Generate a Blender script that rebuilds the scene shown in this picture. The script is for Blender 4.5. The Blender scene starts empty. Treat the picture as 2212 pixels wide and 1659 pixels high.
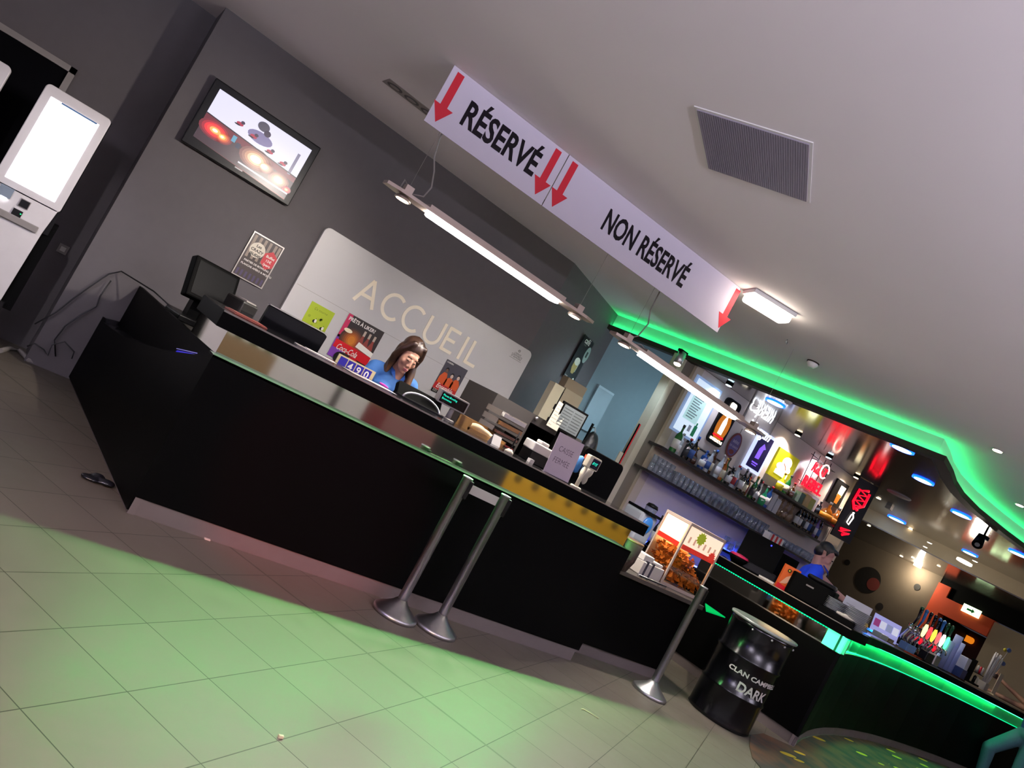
import bpy, bmesh, math, random
from mathutils import Vector as V, Matrix
random.seed(7)
PI = math.pi
scene = bpy.context.scene
COL = scene.collection

# ------------------------------------------------------------------ camera model (also used to read positions off the photo)
W, H, FPX, HC = 2212.0, 1659.0, 1666.97, 1.45
YAW, PITCH, ROLL = math.radians(32.2926), math.radians(2.42525), math.radians(28.4535)
_f = V((math.sin(YAW)*math.cos(PITCH), math.cos(YAW)*math.cos(PITCH), math.sin(PITCH)))
_r0 = V((math.cos(YAW), -math.sin(YAW), 0)); _u0 = _r0.cross(_f)
_c, _s = math.cos(ROLL), math.sin(ROLL)
CR, CU, CF = _r0*_c + _u0*_s, -_r0*_s + _u0*_c, _f
EYE = V((0, 0, HC))
cam_d = bpy.data.cameras.new('camera'); cam = bpy.data.objects.new('camera', cam_d); COL.objects.link(cam)
cam.matrix_world = Matrix(((CR.x, CU.x, -CF.x, EYE.x), (CR.y, CU.y, -CF.y, EYE.y), (CR.z, CU.z, -CF.z, EYE.z), (0, 0, 0, 1)))
cam_d.sensor_width = 36; cam_d.sensor_fit = 'HORIZONTAL'; cam_d.lens = FPX/W*36; cam_d.clip_start = .05; cam_d.clip_end = 100
scene.camera = cam

def ray(p): return CR*((p[0]-W/2)/FPX) - CU*((p[1]-H/2)/FPX) + CF
def oz(p, z): d = ray(p); return EYE + d*((z-HC)/d.z)
def oy(p, y): d = ray(p); return EYE + d*(y/d.y)
def ox(p, x): d = ray(p); return EYE + d*(x/d.x)
def ov(p, a, e):
    n = V((e[1], -e[0], 0)); d = ray(p); return EYE + d*(n.dot(V((a[0], a[1], 0))-EYE)/n.dot(d))
def od(p, dist): d = ray(p); return EYE + d*(dist/math.hypot(d.x, d.y))

# ------------------------------------------------------------------ materials
def lin(h):
    if isinstance(h, (tuple, list)): return tuple(h[:3])+(1,)
    h = h.lstrip('#'); o = []
    for i in (0, 2, 4):
        c = int(h[i:i+2], 16)/255; o.append(c/12.92 if c <= .04045 else ((c+.055)/1.055)**2.4)
    return tuple(o)+(1,)
MATS = {}
def mat(name, col='#808080', rough=.5, metal=0., emit=None, es=0., var=.08, scale=6., spec=.5, coat=0., bump=0.):
    if name in MATS: return MATS[name]
    m = bpy.data.materials.new(name); m.use_nodes = True; nt = m.node_tree; N = nt.nodes; L = nt.links
    b = N['Principled BSDF']; c = lin(col)
    b.inputs['Roughness'].default_value = rough; b.inputs['Metallic'].default_value = metal
    b.inputs['Specular IOR Level'].default_value = spec; b.inputs['Coat Weight'].default_value = coat
    tc = N.new('ShaderNodeTexCoord'); no = N.new('ShaderNodeTexNoise'); no.inputs['Scale'].default_value = scale
    no.inputs['Detail'].default_value = 4
    L.new(tc.outputs['Object'], no.inputs['Vector'])
    mx = N.new('ShaderNodeMix'); mx.data_type = 'RGBA'
    mx.inputs[6].default_value = tuple(x*(1-var) for x in c[:3])+(1,); mx.inputs[7].default_value = tuple(min(1, x*(1+var)) for x in c[:3])+(1,)
    L.new(no.outputs['Fac'], mx.inputs[0]); L.new(mx.outputs[2], b.inputs['Base Color'])
    if bump:
        bp = N.new('ShaderNodeBump'); bp.inputs['Strength'].default_value = bump; bp.inputs['Distance'].default_value = .01
        L.new(no.outputs['Fac'], bp.inputs['Height']); L.new(bp.outputs['Normal'], b.inputs['Normal'])
    if emit is not None:
        b.inputs['Emission Color'].default_value = lin(emit); b.inputs['Emission Strength'].default_value = es
    MATS[name] = m; return m
def thinglass(name, tint='#ffffff', refl=.25, rough=.05, body=None, bodyf=.0):
    if name in MATS: return MATS[name]
    m = bpy.data.materials.new(name); m.use_nodes = True; nt = m.node_tree; N = nt.nodes; L = nt.links
    for n in list(N): N.remove(n)
    out = N.new('ShaderNodeOutputMaterial'); tr = N.new('ShaderNodeBsdfTransparent'); gl = N.new('ShaderNodeBsdfGlossy')
    tr.inputs[0].default_value = lin(tint); gl.inputs['Roughness'].default_value = rough
    lw = N.new('ShaderNodeLayerWeight'); lw.inputs[0].default_value = .5
    pw = N.new('ShaderNodeMath'); pw.operation = 'POWER'; pw.inputs[1].default_value = 3.5; L.new(lw.outputs['Facing'], pw.inputs[0])
    ad = N.new('ShaderNodeMath'); ad.operation = 'MULTIPLY_ADD'; ad.use_clamp = True; ad.inputs[1].default_value = .7; ad.inputs[2].default_value = .04+refl*.1
    L.new(pw.outputs[0], ad.inputs[0])
    mx = N.new('ShaderNodeMixShader'); L.new(ad.outputs[0], mx.inputs[0]); L.new(tr.outputs[0], mx.inputs[1]); L.new(gl.outputs[0], mx.inputs[2])
    last = mx
    if body:
        df = N.new('ShaderNodeBsdfDiffuse'); df.inputs[0].default_value = lin(body)
        m2 = N.new('ShaderNodeMixShader'); m2.inputs[0].default_value = bodyf
        L.new(mx.outputs[0], m2.inputs[1]); L.new(df.outputs[0], m2.inputs[2]); last = m2
    L.new(last.outputs[0], out.inputs[0]); MATS[name] = m; return m

BLACK = mat('black_plastic', '#060607', .35, spec=.22)
MATTBLK = mat('black_matt', '#040404', .6, spec=.05)
WHITE = mat('white_plastic', '#d8d4d0', .45)
PAPER = mat('paper_white', '#e6e2dc', .8)
INK = mat('ink_black', '#101012', .7, spec=.2)
RED = mat('red_paint', '#c01020', .5)
STEEL = mat('brushed_steel', '#c6c4c8', .38, 1.0, scale=40)
GREYPL = mat('grey_plastic', '#8d8784', .5)
CREAM = mat('cream_plastic', '#cfc6b0', .5)

# ------------------------------------------------------------------ mesh builder
class MB:
    def __init__(s): s.v = []; s.f = []; s.mi = []; s.sm = []; s.mats = []
    def _m(s, m):
        if m not in s.mats: s.mats.append(m)
        return s.mats.index(m)
    def add(s, verts, faces, m, M=None, smooth=False):
        k = len(s.v); i = s._m(m)
        s.v += [tuple(M @ V(p)) if M else tuple(p) for p in verts]
        for f in faces: s.f.append(tuple(k+a for a in f)); s.mi.append(i); s.sm.append(smooth)
        return s
    def box(s, c, d, m, M=None):
        x, y, z = d[0]/2, d[1]/2, d[2]/2
        vs = [(c[0]+a*x, c[1]+b*y, c[2]+e*z) for a in (-1, 1) for b in (-1, 1) for e in (-1, 1)]
        return s.add(vs, [(0, 1, 3, 2), (4, 6, 7, 5), (0, 4, 5, 1), (2, 3, 7, 6), (0, 2, 6, 4), (1, 5, 7, 3)], m, M)
    def b2(s, a, b, m, M=None):
        return s.box([(a[i]+b[i])/2 for i in range(3)], [abs(b[i]-a[i]) for i in range(3)], m, M)
    def prism(s, poly, z0, z1, m, M=None):
        n = len(poly); vs = [(p[0], p[1], z0) for p in poly]+[(p[0], p[1], z1) for p in poly]
        fs = [tuple(range(n-1, -1, -1)), tuple(range(n, 2*n))]+[(i, (i+1) % n, n+(i+1) % n, n+i) for i in range(n)]
        return s.add(vs, fs, m, M)
    def poly(s, pts, m, M=None, z=0):
        return s.add([(p[0], p[1], p[2] if len(p) > 2 else z) for p in pts], [tuple(range(len(pts)))], m, M)
    def cyl(s, p0, p1, r0, r1, m, n=20, M=None, smooth=True, caps=True):
        p0, p1 = V(p0), V(p1); d = (p1-p0).normalized(); u = d.orthogonal().normalized(); w = d.cross(u)
        vs = []
        for p, r in ((p0, r0), (p1, r1)):
            vs += [p+u*(r*math.cos(2*PI*i/n))+w*(r*math.sin(2*PI*i/n)) for i in range(n)]
        s.add(vs, [(i, (i+1) % n, n+(i+1) % n, n+i) for i in range(n)], m, M, smooth)
        if caps: s.add(vs, [tuple(range(n-1, -1, -1)), tuple(range(n, 2*n))], m, M)
        return s
    def tube(s, pts, r, m, n=8, M=None):
        pts = [V(p) for p in pts]; vs = []; fs = []
        u = None
        for i, p in enumerate(pts):
            d = (pts[min(i+1, len(pts)-1)]-pts[max(i-1, 0)]).normalized()
            u = d.orthogonal().normalized() if u is None else (u-d*u.dot(d)).normalized()
            w = d.cross(u); rr = r[i] if isinstance(r, (list, tuple)) else r
            vs += [p+u*(rr*math.cos(2*PI*k/n))+w*(rr*math.sin(2*PI*k/n)) for k in range(n)]
        for i in range(len(pts)-1):
            fs += [(i*n+k, i*n+(k+1) % n, (i+1)*n+(k+1) % n, (i+1)*n+k) for k in range(n)]
        s.add(vs, fs, m, M, True)
        return s.add(vs, [tuple(range(n-1, -1, -1)), tuple(range((len(pts)-1)*n, len(pts)*n))], m, M)
    def lathe(s, prof, m, n=20, c=(0, 0, 0), M=None, smooth=True):
        vs = []; fs = []
        for r, z in prof: vs += [(c[0]+r*math.cos(2*PI*k/n), c[1]+r*math.sin(2*PI*k/n), c[2]+z) for k in range(n)]
        for i in range(len(prof)-1):
            fs += [(i*n+k, i*n+(k+1) % n, (i+1)*n+(k+1) % n, (i+1)*n+k) for k in range(n)]
        s.add(vs, fs, m, M, smooth)
        if prof[0][0] > 1e-5: s.add(vs[:n], [tuple(range(n-1, -1, -1))], m, M)
        if prof[-1][0] > 1e-5: s.add(vs[-n:], [tuple(range(n))], m, M)
        return s
    def ell(s, c, r, m, M=None, nu=16, nv=10, R=None):
        vs = []; fs = []
        for j in range(nv+1):
            t = PI*j/nv
            for i in range(nu):
                q = V((r[0]*math.sin(t)*math.cos(2*PI*i/nu), r[1]*math.sin(t)*math.sin(2*PI*i/nu), r[2]*math.cos(t)))
                if R: q = R @ q
                vs.append(tuple(q+V(c)))
        for j in range(nv):
            fs += [(j*nu+i, (j+1)*nu+i, (j+1)*nu+(i+1) % nu, j*nu+(i+1) % nu) for i in range(nu)]
        return s.add(vs, fs, m, M, True)
    def text(s, body, size, m, M=None, bold=0., ext=0., sx=1., shear=0., align='LEFT', at=(0, 0, 0), fn=None):
        vs, fs = textmesh(body, size, bold, ext, shear, align)
        vs = [(at[0]+p[0]*sx, at[1]+p[1], at[2]+p[2]) for p in vs]
        if fn: vs = [fn(p) for p in vs]
        return s.add(vs, fs, m, M)
    def build(s, name, parent=None, bevel=0., seg=2, weld=True):
        me = bpy.data.meshes.new(name); me.from_pydata(s.v, [], s.f)
        for m in s.mats: me.materials.append(m)
        for p, i, q in zip(me.polygons, s.mi, s.sm): p.material_index = i; p.use_smooth = q
        bm = bmesh.new(); bm.from_mesh(me)
        if weld: bmesh.ops.remove_doubles(bm, verts=bm.verts, dist=1e-5)
        bmesh.ops.recalc_face_normals(bm, faces=bm.faces) if weld else None
        bm.to_mesh(me); bm.free(); me.update()
        o = bpy.data.objects.new(name, me); COL.objects.link(o)
        if parent is not None: o.parent = parent
        if bevel:
            b = o.modifiers.new('bevel', 'BEVEL'); b.width = bevel; b.segments = seg; b.limit_method = 'ANGLE'; b.angle_limit = .6
        return o
_tc = {}
def textmesh(body, size, bold, ext, shear, align):
    k = (body, round(size, 5), bold, ext, shear, align)
    if k in _tc: return _tc[k]
    cu = bpy.data.curves.new('t', 'FONT'); cu.body = body; cu.size = size; cu.offset = bold*size; cu.extrude = ext; cu.shear = shear
    cu.align_x = align; cu.resolution_u = 3
    o = bpy.data.objects.new('t', cu); COL.objects.link(o)
    dg = bpy.context.evaluated_depsgraph_get(); dg.update()
    me = bpy.data.meshes.new_from_object(o.evaluated_get(dg), depsgraph=dg)
    vs = [tuple(v.co) for v in me.vertices]; fs = [tuple(p.vertices) for p in me.polygons]
    bpy.data.objects.remove(o); bpy.data.curves.remove(cu); bpy.data.meshes.remove(me)
    _tc[k] = (vs, fs); return vs, fs
def frame(o, right, up):
    r = V(right).normalized(); u = V(up).normalized(); n = r.cross(u)
    return Matrix(((r.x, u.x, n.x, o[0]), (r.y, u.y, n.y, o[1]), (r.z, u.z, n.z, o[2]), (0, 0, 0, 1)))
def tag(o, label, cat, group=None):
    o['label'] = label; o['category'] = cat
    if group: o['group'] = group
    return o
def thing(name, label, cat, loc=(0, 0, 0), rz=0., group=None, M=None):
    o = bpy.data.objects.new(name, None); COL.objects.link(o); o.empty_display_size = .1
    if M is not None: o.matrix_world = M
    else: o.location = loc; o.rotation_euler = (0, 0, rz)
    return tag(o, label, cat, group)
def struct(o): o['kind'] = 'structure'; return o
def copy_tree(o, parent=None):
    c = o.copy(); COL.objects.link(c)
    if parent is not None: c.parent = parent
    for ch in list(o.children): copy_tree(ch, c)
    return c
def rrect(w, h, r, n=6, cx=0, cy=0):
    pts = []
    for sx, sy, a0 in ((1, 1, 0), (-1, 1, 90), (-1, -1, 180), (1, -1, 270)):
        for k in range(n+1):
            a = math.radians(a0+90*k/n); pts.append((cx+sx*(w/2-r)+r*math.cos(a), cy+sy*(h/2-r)+r*math.sin(a)))
    return pts
def circ(cx, cy, r, n=28, ry=None):
    ry = ry or r; return [(cx+r*math.cos(2*PI*i/n), cy+ry*math.sin(2*PI*i/n)) for i in range(n)]
def star(cx, cy, r0, r1, n):
    return [(cx+(r0 if i % 2 else r1)*math.cos(PI*i/n), cy+(r0 if i % 2 else r1)*math.sin(PI*i/n)) for i in range(2*n)]
ORD = ('first second third fourth fifth sixth seventh eighth ninth tenth eleventh twelfth thirteenth fourteenth fifteenth sixteenth seventeenth '
       'eighteenth nineteenth twentieth').split()
TENS = {20: 'twenty', 30: 'thirty', 40: 'forty', 50: 'fifty'}
def ordn(i):
    n = i+1
    if n <= 20: return ORD[i]
    t = n//10*10
    return TENS[t]+'-'+ORD[n-t-1] if n > t else TENS[t][:-1]+'ieth'

# a soft continuous body: closed pieces fused by a voxel remesh into one surface
def blob(name, shapes, voxel, m, parent, smooth=4, M=None):
    mb = MB()
    for sh in shapes:
        if sh[0] == 'e':
            mb.ell(sh[1], sh[2], m, nu=20, nv=14, R=sh[3] if len(sh) > 3 else None)
        else:
            p0, r0, p1, r1 = V(sh[1]), sh[2], V(sh[3]), sh[4]; d = (p1-p0); L = d.length; d.normalize()
            pr = []
            for k in range(5): a = -PI/2+PI/2*k/4; pr.append((r0*math.cos(a) if k else 1e-6, r0*math.sin(a)))
            for k in range(5): a = PI/2*k/4; pr.append((r1*math.cos(a) if k < 4 else 1e-6, L+r1*math.sin(a)))
            q = V((0, 0, 1)).rotation_difference(d).to_matrix().to_4x4(); q.translation = p0
            mb.lathe(pr, m, n=16, M=q)
    o = mb.build(name)
    r = o.modifiers.new('r', 'REMESH'); r.mode = 'VOXEL'; r.voxel_size = voxel; r.use_smooth_shade = True
    if smooth: sm = o.modifiers.new('s', 'SMOOTH'); sm.iterations = smooth; sm.factor = .5
    dg = bpy.context.evaluated_depsgraph_get(); dg.update()
    me = bpy.data.meshes.new_from_object(o.evaluated_get(dg), depsgraph=dg); me.name = name
    old = o.data; o.modifiers.clear(); o.data = me; bpy.data.meshes.remove(old)
    if not me.materials: me.materials.append(m)
    for p in me.polygons: p.use_smooth = True
    if parent is not None: o.parent = parent
    if M is not None: o.matrix_local = M
    return o
UPZ = V((0, 0, 1))
# ================================================================== THE SETTING
ZC, ZB = 3.335, 3.13
GREEN = '#00ff98'
def floor_mat():
    m = bpy.data.materials.new('floor_tiles'); m.use_nodes = True; nt = m.node_tree; N = nt.nodes; L = nt.links
    b = N['Principled BSDF']; ge = N.new('ShaderNodeNewGeometry'); sp = N.new('ShaderNodeSeparateXYZ'); L.new(ge.outputs['Position'], sp.inputs[0])
    ph = math.radians(32.922); c, n = math.cos(ph), math.sin(ph); x0, y0, s = -.05952*1.45, 2.3727*1.45, .27436*1.45
    def mt(op, a, b2=None):
        q = N.new('ShaderNodeMath'); q.operation = op
        for i, v in enumerate((a, b2)):
            if v is None: continue
            if isinstance(v, (int, float)): q.inputs[i].default_value = v
            else: L.new(v, q.inputs[i])
        return q.outputs[0]
    X, Y = mt('SUBTRACT', sp.outputs[0], x0), mt('SUBTRACT', sp.outputs[1], y0)
    I = mt('DIVIDE', mt('ADD', mt('MULTIPLY', X, c), mt('MULTIPLY', Y, n)), s)
    J = mt('DIVIDE', mt('SUBTRACT', mt('MULTIPLY', X, n), mt('MULTIPLY', Y, c)), s)
    def line(t, w): return mt('LESS_THAN', mt('ABSOLUTE', mt('SUBTRACT', t, mt('ROUND', t))), w)
    g = mt('MAXIMUM', line(I, .0055), line(J, .0055))
    wide = mt('LESS_THAN', mt('ABSOLUTE', mt('SUBTRACT', I, 5.0)), .022)
    ci, cj = mt('FLOOR', I), mt('FLOOR', J)
    cb = N.new('ShaderNodeCombineXYZ'); L.new(ci, cb.inputs[0]); L.new(cj, cb.inputs[1])
    wn = N.new('ShaderNodeTexWhiteNoise'); L.new(cb.outputs[0], wn.inputs['Vector'])
    no = N.new('ShaderNodeTexNoise'); no.inputs['Scale'].default_value = 9; no.inputs['Detail'].default_value = 5; L.new(ge.outputs['Position'], no.inputs['Vector'])
    def mix(f, a, b2):
        q = N.new('ShaderNodeMix'); q.data_type = 'RGBA'
        for k, v in ((0, f), (6, a), (7, b2)):
            if isinstance(v, tuple): q.inputs[k].default_value = v
            else: L.new(v, q.inputs[k])
        return q.outputs[2]
    base = mix(no.outputs['Fac'], lin('#645e54'), lin('#746c62'))
    base = mix(mt('MULTIPLY', wn.outputs[0], .25), base, lin('#5a534a'))
    base = mix(g, base, lin('#2a231b')); base = mix(wide, base, lin('#4d483e'))
    L.new(base, b.inputs['Base Color'])
    rr = mt('ADD', .34, mt('MULTIPLY', no.outputs['Fac'], .18)); L.new(rr, b.inputs['Roughness'])
    b.inputs['Specular IOR Level'].default_value = .35
    return m
fl = struct(MB().poly([(-9, -9, 0), (26, -9, 0), (26, 13, 0), (-9, 13, 0)], floor_mat()).build('floor'))

CEILM = mat('ceiling_plaster', '#e4dcdc', .9, var=.03, scale=1.5, spec=.1)
struct(MB().b2((-9, -9, ZC), (26, 13, ZC+.1), CEILM).build('ceiling'))
WALLM = mat('charcoal_wall_paint', '#5f5b5d', .85, var=.06, scale=14, spec=.2)
BLUEW = mat('blue_grey_wall_paint', '#7d8f96', .8, var=.05, scale=10, spec=.2)
struct(MB().b2((.36, 7.25, 0), (4.55, 7.4, ZC), WALLM).b2((.36, 7.4, 0), (.5, 7.8, ZC), WALLM).build('wall_reception'))
struct(MB().b2((-9, 7.75, 0), (.36, 7.9, ZC), WALLM).build('wall_left'))
struct(MB().prism([(4.55, 7.25), (6.22, 8.18), (6.15, 8.31), (4.5, 7.38)], 0, ZC, WALLM).build('wall_angled'))
struct(MB().b2((6.2, 8.2, 0), (12.5, 8.35, ZC), BLUEW).build('wall_recess'))
BARW = mat('bar_wall_paint', '#c9c0bb', .75, var=.04, scale=8, spec=.2)
struct(MB().b2((6.68, 6.87, 0), (10.42, 7.0, ZB-.002), BARW).build('wall_bar'))
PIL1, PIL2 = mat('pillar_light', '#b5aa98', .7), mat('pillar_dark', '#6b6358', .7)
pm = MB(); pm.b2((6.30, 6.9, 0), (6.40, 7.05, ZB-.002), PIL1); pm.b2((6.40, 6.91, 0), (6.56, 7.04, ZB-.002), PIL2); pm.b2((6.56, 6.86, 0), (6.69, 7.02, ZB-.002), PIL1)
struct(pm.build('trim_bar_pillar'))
struct(MB().b2((10.42, 6.62, 0), (10.5, 7.02, ZB-.002), PIL1).build('trim_bar_wall_end'))
DARKW = mat('dark_brown_wall', '#625649', .85, var=.08, spec=.2)
BEIGEW = mat('beige_wall', '#a3947c', .85, var=.04, spec=.2)
ORANGE = mat('orange_paint', '#d0481a', .7)
fw = MB(); fw.b2((17, 8.38, 0), (17.2, 13, ZC), DARKW); struct(fw.build('wall_far'))
struct(MB().b2((12.5, 12.6, 0), (17, 12.8, ZC), DARKW).build('wall_far_back'))
# main hall walls the mirror band looks at: low partition behind the photographer
YEL = mat('yellow_paint', '#e4b030', .6); GRYP = mat('grey_panel_paint', '#d8d6d2', .6); BRN = mat('brown_panel_paint', '#8a7250', .6)
DRD = mat('dark_red_paint', '#6e3030', .6); PNK = mat('dusty_pink_paint', '#8d6460', .6); DGY = mat('dark_grey_paint', '#3a3835', .6)
wb = MB(); yb = -2.5
for a, b_, m in ((-6, 2.4, DGY), (2.4, 3.45, BRN), (3.45, 4.5, GRYP), (4.5, 4.62, DGY), (4.62, 5.1, GRYP), (5.1, 5.5, DRD), (5.5, 6.5, PNK), (6.5, 8.2, DGY), (8.2, 12.5, YEL)):
    wb.b2((a, yb-.1, 0), (b_, yb, 1.25), m)
for k in range(9): wb.cyl((8.45+k*.45, yb, .58), (8.45+k*.45, yb+.006, .58), .095, .095, mat('dark_dot', '#6a5220', .6), n=16)
wb.b2((2.4, yb, .62), (3.45, yb+.003, 1.0), GRYP)
for k in range(4): wb.b2((2.5+k*.24, yb, .62), (2.62+k*.24, yb+.004, .95), DGY)
wb.b2((3.45, yb, 0), (5.1, yb+.01, .2), RED)
struct(wb.build('wall_behind_camera'))

# --- dropped ceiling over the bar with its lip
FA = [(5.98, 8.25), (7.45, 4.25)]
FC = [(7.45, 4.25), (7.85, 4.37), (8.3, 4.53), (8.8, 4.66), (9.4, 4.735), (10.2, 4.73), (11, 4.67), (13, 4.52), (16.95, 4.2)]
FP = FA[:1]+FC
def offset(pts, d):
    out = []
    for i, p in enumerate(pts):
        a = V(pts[max(i-1, 0)]+(0,)); b = V(pts[min(i+1, len(pts)-1)]+(0,))
        q = V(p+(0,)); ts = []
        if i > 0: t = (q-a).normalized(); ts.append(V((t.y, -t.x, 0)))
        if i < len(pts)-1: t = (b-q).normalized(); ts.append(V((t.y, -t.x, 0)))
        n = sum(ts, V((0, 0, 0))).normalized(); k = 1/max(.5, n.dot(ts[0]))
        out.append((q.x+n.x*d*k, q.y+n.y*d*k))
    return out
def wood_mat(name, c1, c2, rough, ang):
    m = bpy.data.materials.new(name); m.use_nodes = True; nt = m.node_tree; N = nt.nodes; L = nt.links; b = N['Principled BSDF']
    ge = N.new('ShaderNodeNewGeometry'); mp = N.new('ShaderNodeMapping'); mp.inputs['Rotation'].default_value = (0, 0, ang); mp.inputs['Scale'].default_value = (30, 1.2, 1)
    L.new(ge.outputs['Position'], mp.inputs[0]); no = N.new('ShaderNodeTexNoise'); no.inputs['Scale'].default_value = 1; no.inputs['Detail'].default_value = 6
    L.new(mp.outputs[0], no.inputs['Vector']); mx = N.new('ShaderNodeMix'); mx.data_type = 'RGBA'; mx.inputs[6].default_value = lin(c1); mx.inputs[7].default_value = lin(c2)
    L.new(no.outputs['Fac'], mx.inputs[0]); L.new(mx.outputs[2], b.inputs['Base Color']); b.inputs['Roughness'].default_value = rough
    bp = N.new('ShaderNodeBump'); bp.inputs['Strength'].default_value = .12; bp.inputs['Distance'].default_value = .004
    L.new(no.outputs['Fac'], bp.inputs['Height']); L.new(bp.outputs[0], b.inputs['Normal']); b.inputs['Coat Weight'].default_value = 1.; b.inputs['Coat Roughness'].default_value = .12
    return m
BARC = wood_mat('glossy_dark_wood', '#171210', '#2c2119', .18, 0)
DKLIP = mat('dark_lip_paint', '#2c2620', .7, spec=.2)
DROPM = mat('bulkhead_white', '#a4aaa6', .85, var=.03, spec=.1)
inn = offset(FP, -.06)
bc = MB()
bc.prism(inn+[(16.95, 8.9), (5.98, 8.9)], ZB, ZB+.02, BARC)
struct(bc.build('ceiling_bar'))
fm = MB()
for i in range(len(FP)-1):
    a, b_ = FP[i], FP[i+1]; c_, d_ = inn[i], inn[i+1]
    fm.prism([a, b_, d_, c_], ZB+.02, ZC, DROPM)
struct(fm.build('trim_bar_bulkhead'))
lo = offset(FP, .11); lm = MB(); li = offset(FP, -.02)
for i in range(len(FP)-1):
    lm.prism([lo[i], lo[i+1], li[i+1], li[i]], ZB-.03, ZB+.028, DKLIP)
struct(lm.build('trim_bar_ceiling_lip'))
LEDC = mat('led_green_cove', '#003010', .5, emit='#00ff88', es=19)
s0, s1 = offset(FP, .025), offset(FP, .055)
cm = MB()
for i in range(len(FP)-1):
    cm.prism([s0[i], s1[i], s1[i+1], s0[i+1]], ZB+.03, ZB+.036, LEDC)
tag(cm.build('led_strip_cove'), 'green light strip hidden on the lip of the dropped bar ceiling', 'light strip')

# lower timber ceiling beyond the bar and the pale beam edge
FARC = wood_mat('far_timber_ceiling', '#1a120c', '#33241a', .5, .3)
BEAMM = mat('beam_paint', '#8d8069', .8, spec=.2)
bl = [(12.55, 8.9), (13.2, 7.9), (13.9, 7.0), (14.6, 5.9), (15.6, 4.4)]
struct(MB().prism(bl+[(17, 4.2), (17, 12.7), (12.55, 12.7)], 2.88, 2.9, FARC).build('ceiling_far'))
bm_ = MB()
for i in range(len(bl)-1):
    a, b_ = bl[i], bl[i+1]; bm_.prism([a, b_, (b_[0]+.1, b_[1]+.05), (a[0]+.1, a[1]+.05)], 2.9, ZB, BEAMM)
struct(bm_.build('trim_far_beam'))
# far right: orange frame round a dark doorway, then a beige wall
def fx(p): return ox(p, 17)
o1, o2, o3 = 8.35, 8.12, 7.14
struct(MB().b2((16.95, o2, 0), (17.2, o1+.03, 2.75), ORANGE).b2((16.95, o3, 2.17), (17.2, o2, 2.52), ORANGE).build('door_1'))
dm = MB(); dm.b2((18.5, o3, 0), (18.6, o2, 2.2), mat('booth_dark_red', '#3a0d08', .8)); dm.b2((17.2, o3-.05, 0), (18.6, o3, 2.2), MATTBLK); dm.b2((17.2, o2, 0), (18.6, o2+.05, 2.2), MATTBLK)
struct(dm.build('wall_doorway_room'))
struct(MB().b2((17, 2.0, 0), (17.2, o3, 2.5), BEIGEW).build('wall_far_right'))
struct(MB().b2((16.99, 2.0, 2.53), (17.2, o1, 2.9), MATTBLK).build('trim_far_header'))
# ================================================================== COUNTERS
GLOSSB = mat('black_laminate', '#030303', .45, var=.1, scale=3, spec=.04)
SLABT = mat('dark_stone_top', '#1b1a1b', .12, var=.2, scale=60, spec=.6)
SLABF = mat('black_edge', '#030303', .5, spec=.03)
EDGEL = mat('pale_edge_trim', '#9a9590', .3, 0.6)
MIRROR = mat('mirror_band', '#c9c6c0', .05, 1.0, var=.02, scale=2, bump=.02)
PLINTH = mat('plinth_metal', '#625a58', .5, .15, var=.06, scale=20)
LED = mat('led_green_dot', '#003010', .5, emit=GREEN, es=2.0)
LEDB = mat('led_green_line', '#003010', .5, emit='#30ff90', es=14)

rc = thing('reception_counter', 'long black reception counter with a mirror band and green light strip', 'counter', (1.0, 4.45, 0))
O = V((1.0, 4.45, 0))
T = Matrix.Translation(-O)
X0, X1, YF = 1.0, 4.56, 4.45
FAR = V((.70, 7.24, 0)); sd = (FAR-V((X0, YF, 0))); ex = sd.normalized(); nx = V((-ex.y, ex.x, 0))   # side direction and outward normal
def sp_(t, off, z): p = V((X0, YF, 0))+sd*t+nx*off; return (p.x, p.y, z)
# front and side body
bd = MB(); bd.b2((X0, YF, .10), (X1, YF+.02, .985), GLOSSB, T); bd.b2((X1-.02, YF+.02, .1), (X1, 5.3, .985), GLOSSB, T); bd.build('front_panel', rc)
tops = [(0, .985), (.12, .9), (.3, .79), (.5, .70), (.7, .62), (.88, .575), (.96, .565), (1, .59)]
pv = [sp_(0, 0, .02)]+[sp_(t, 0, z) for t, z in tops]+[sp_(1, 0, .02)]
pv2 = [tuple(V(p)-nx*.02) for p in pv]
n = len(pv); sm_ = MB(); sm_.add(pv+pv2, [tuple(range(n)), tuple(range(2*n-1, n-1, -1))]+[(i, (i+1) % n, n+(i+1) % n, n+i) for i in range(n)], GLOSSB, T); sm_.build('side_panel', rc)
# sloping shelf behind the side panel and the upright inner panel
sh = MB(); IN = -.13
for i in range(len(tops)-1):
    (t0, z0), (t1, z1) = tops[i], tops[i+1]
    sh.add([sp_(t0, -.02, z0-.004), sp_(t1, -.02, z1-.004), sp_(t1, IN, z1+.02), sp_(t0, IN, z0-.004)], [(0, 1, 2, 3)], mat('dark_shelf', '#15151a', .25, spec=.5), T)
sh.build('shelf', rc)
ip = MB(); q = [sp_(.06, IN, .4), sp_(1, IN, .4), sp_(1, IN, .955), sp_(.06, IN, .955)]; q2 = [tuple(V(p)-nx*.03) for p in q]
ip.add(q+q2, [(0, 1, 2, 3), (7, 6, 5, 4), (2, 3, 7, 6), (1, 2, 6, 5), (0, 3, 7, 4)], GLOSSB, T); ip.build('inner_panel', rc)
pl = MB(); pl.b2((X0+.03, YF+.012, 0), (X1-.02, YF+.05, .1), PLINTH, T)
a, b_ = V(sp_(0, -.012, 0)), V(sp_(1, -.012, 0)); pl.prism([(a.x, a.y), (b_.x, b_.y), (b_.x+.04, b_.y), (a.x+.04, a.y)], 0, .10, PLINTH, T)
pl.build('plinth', rc)
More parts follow.
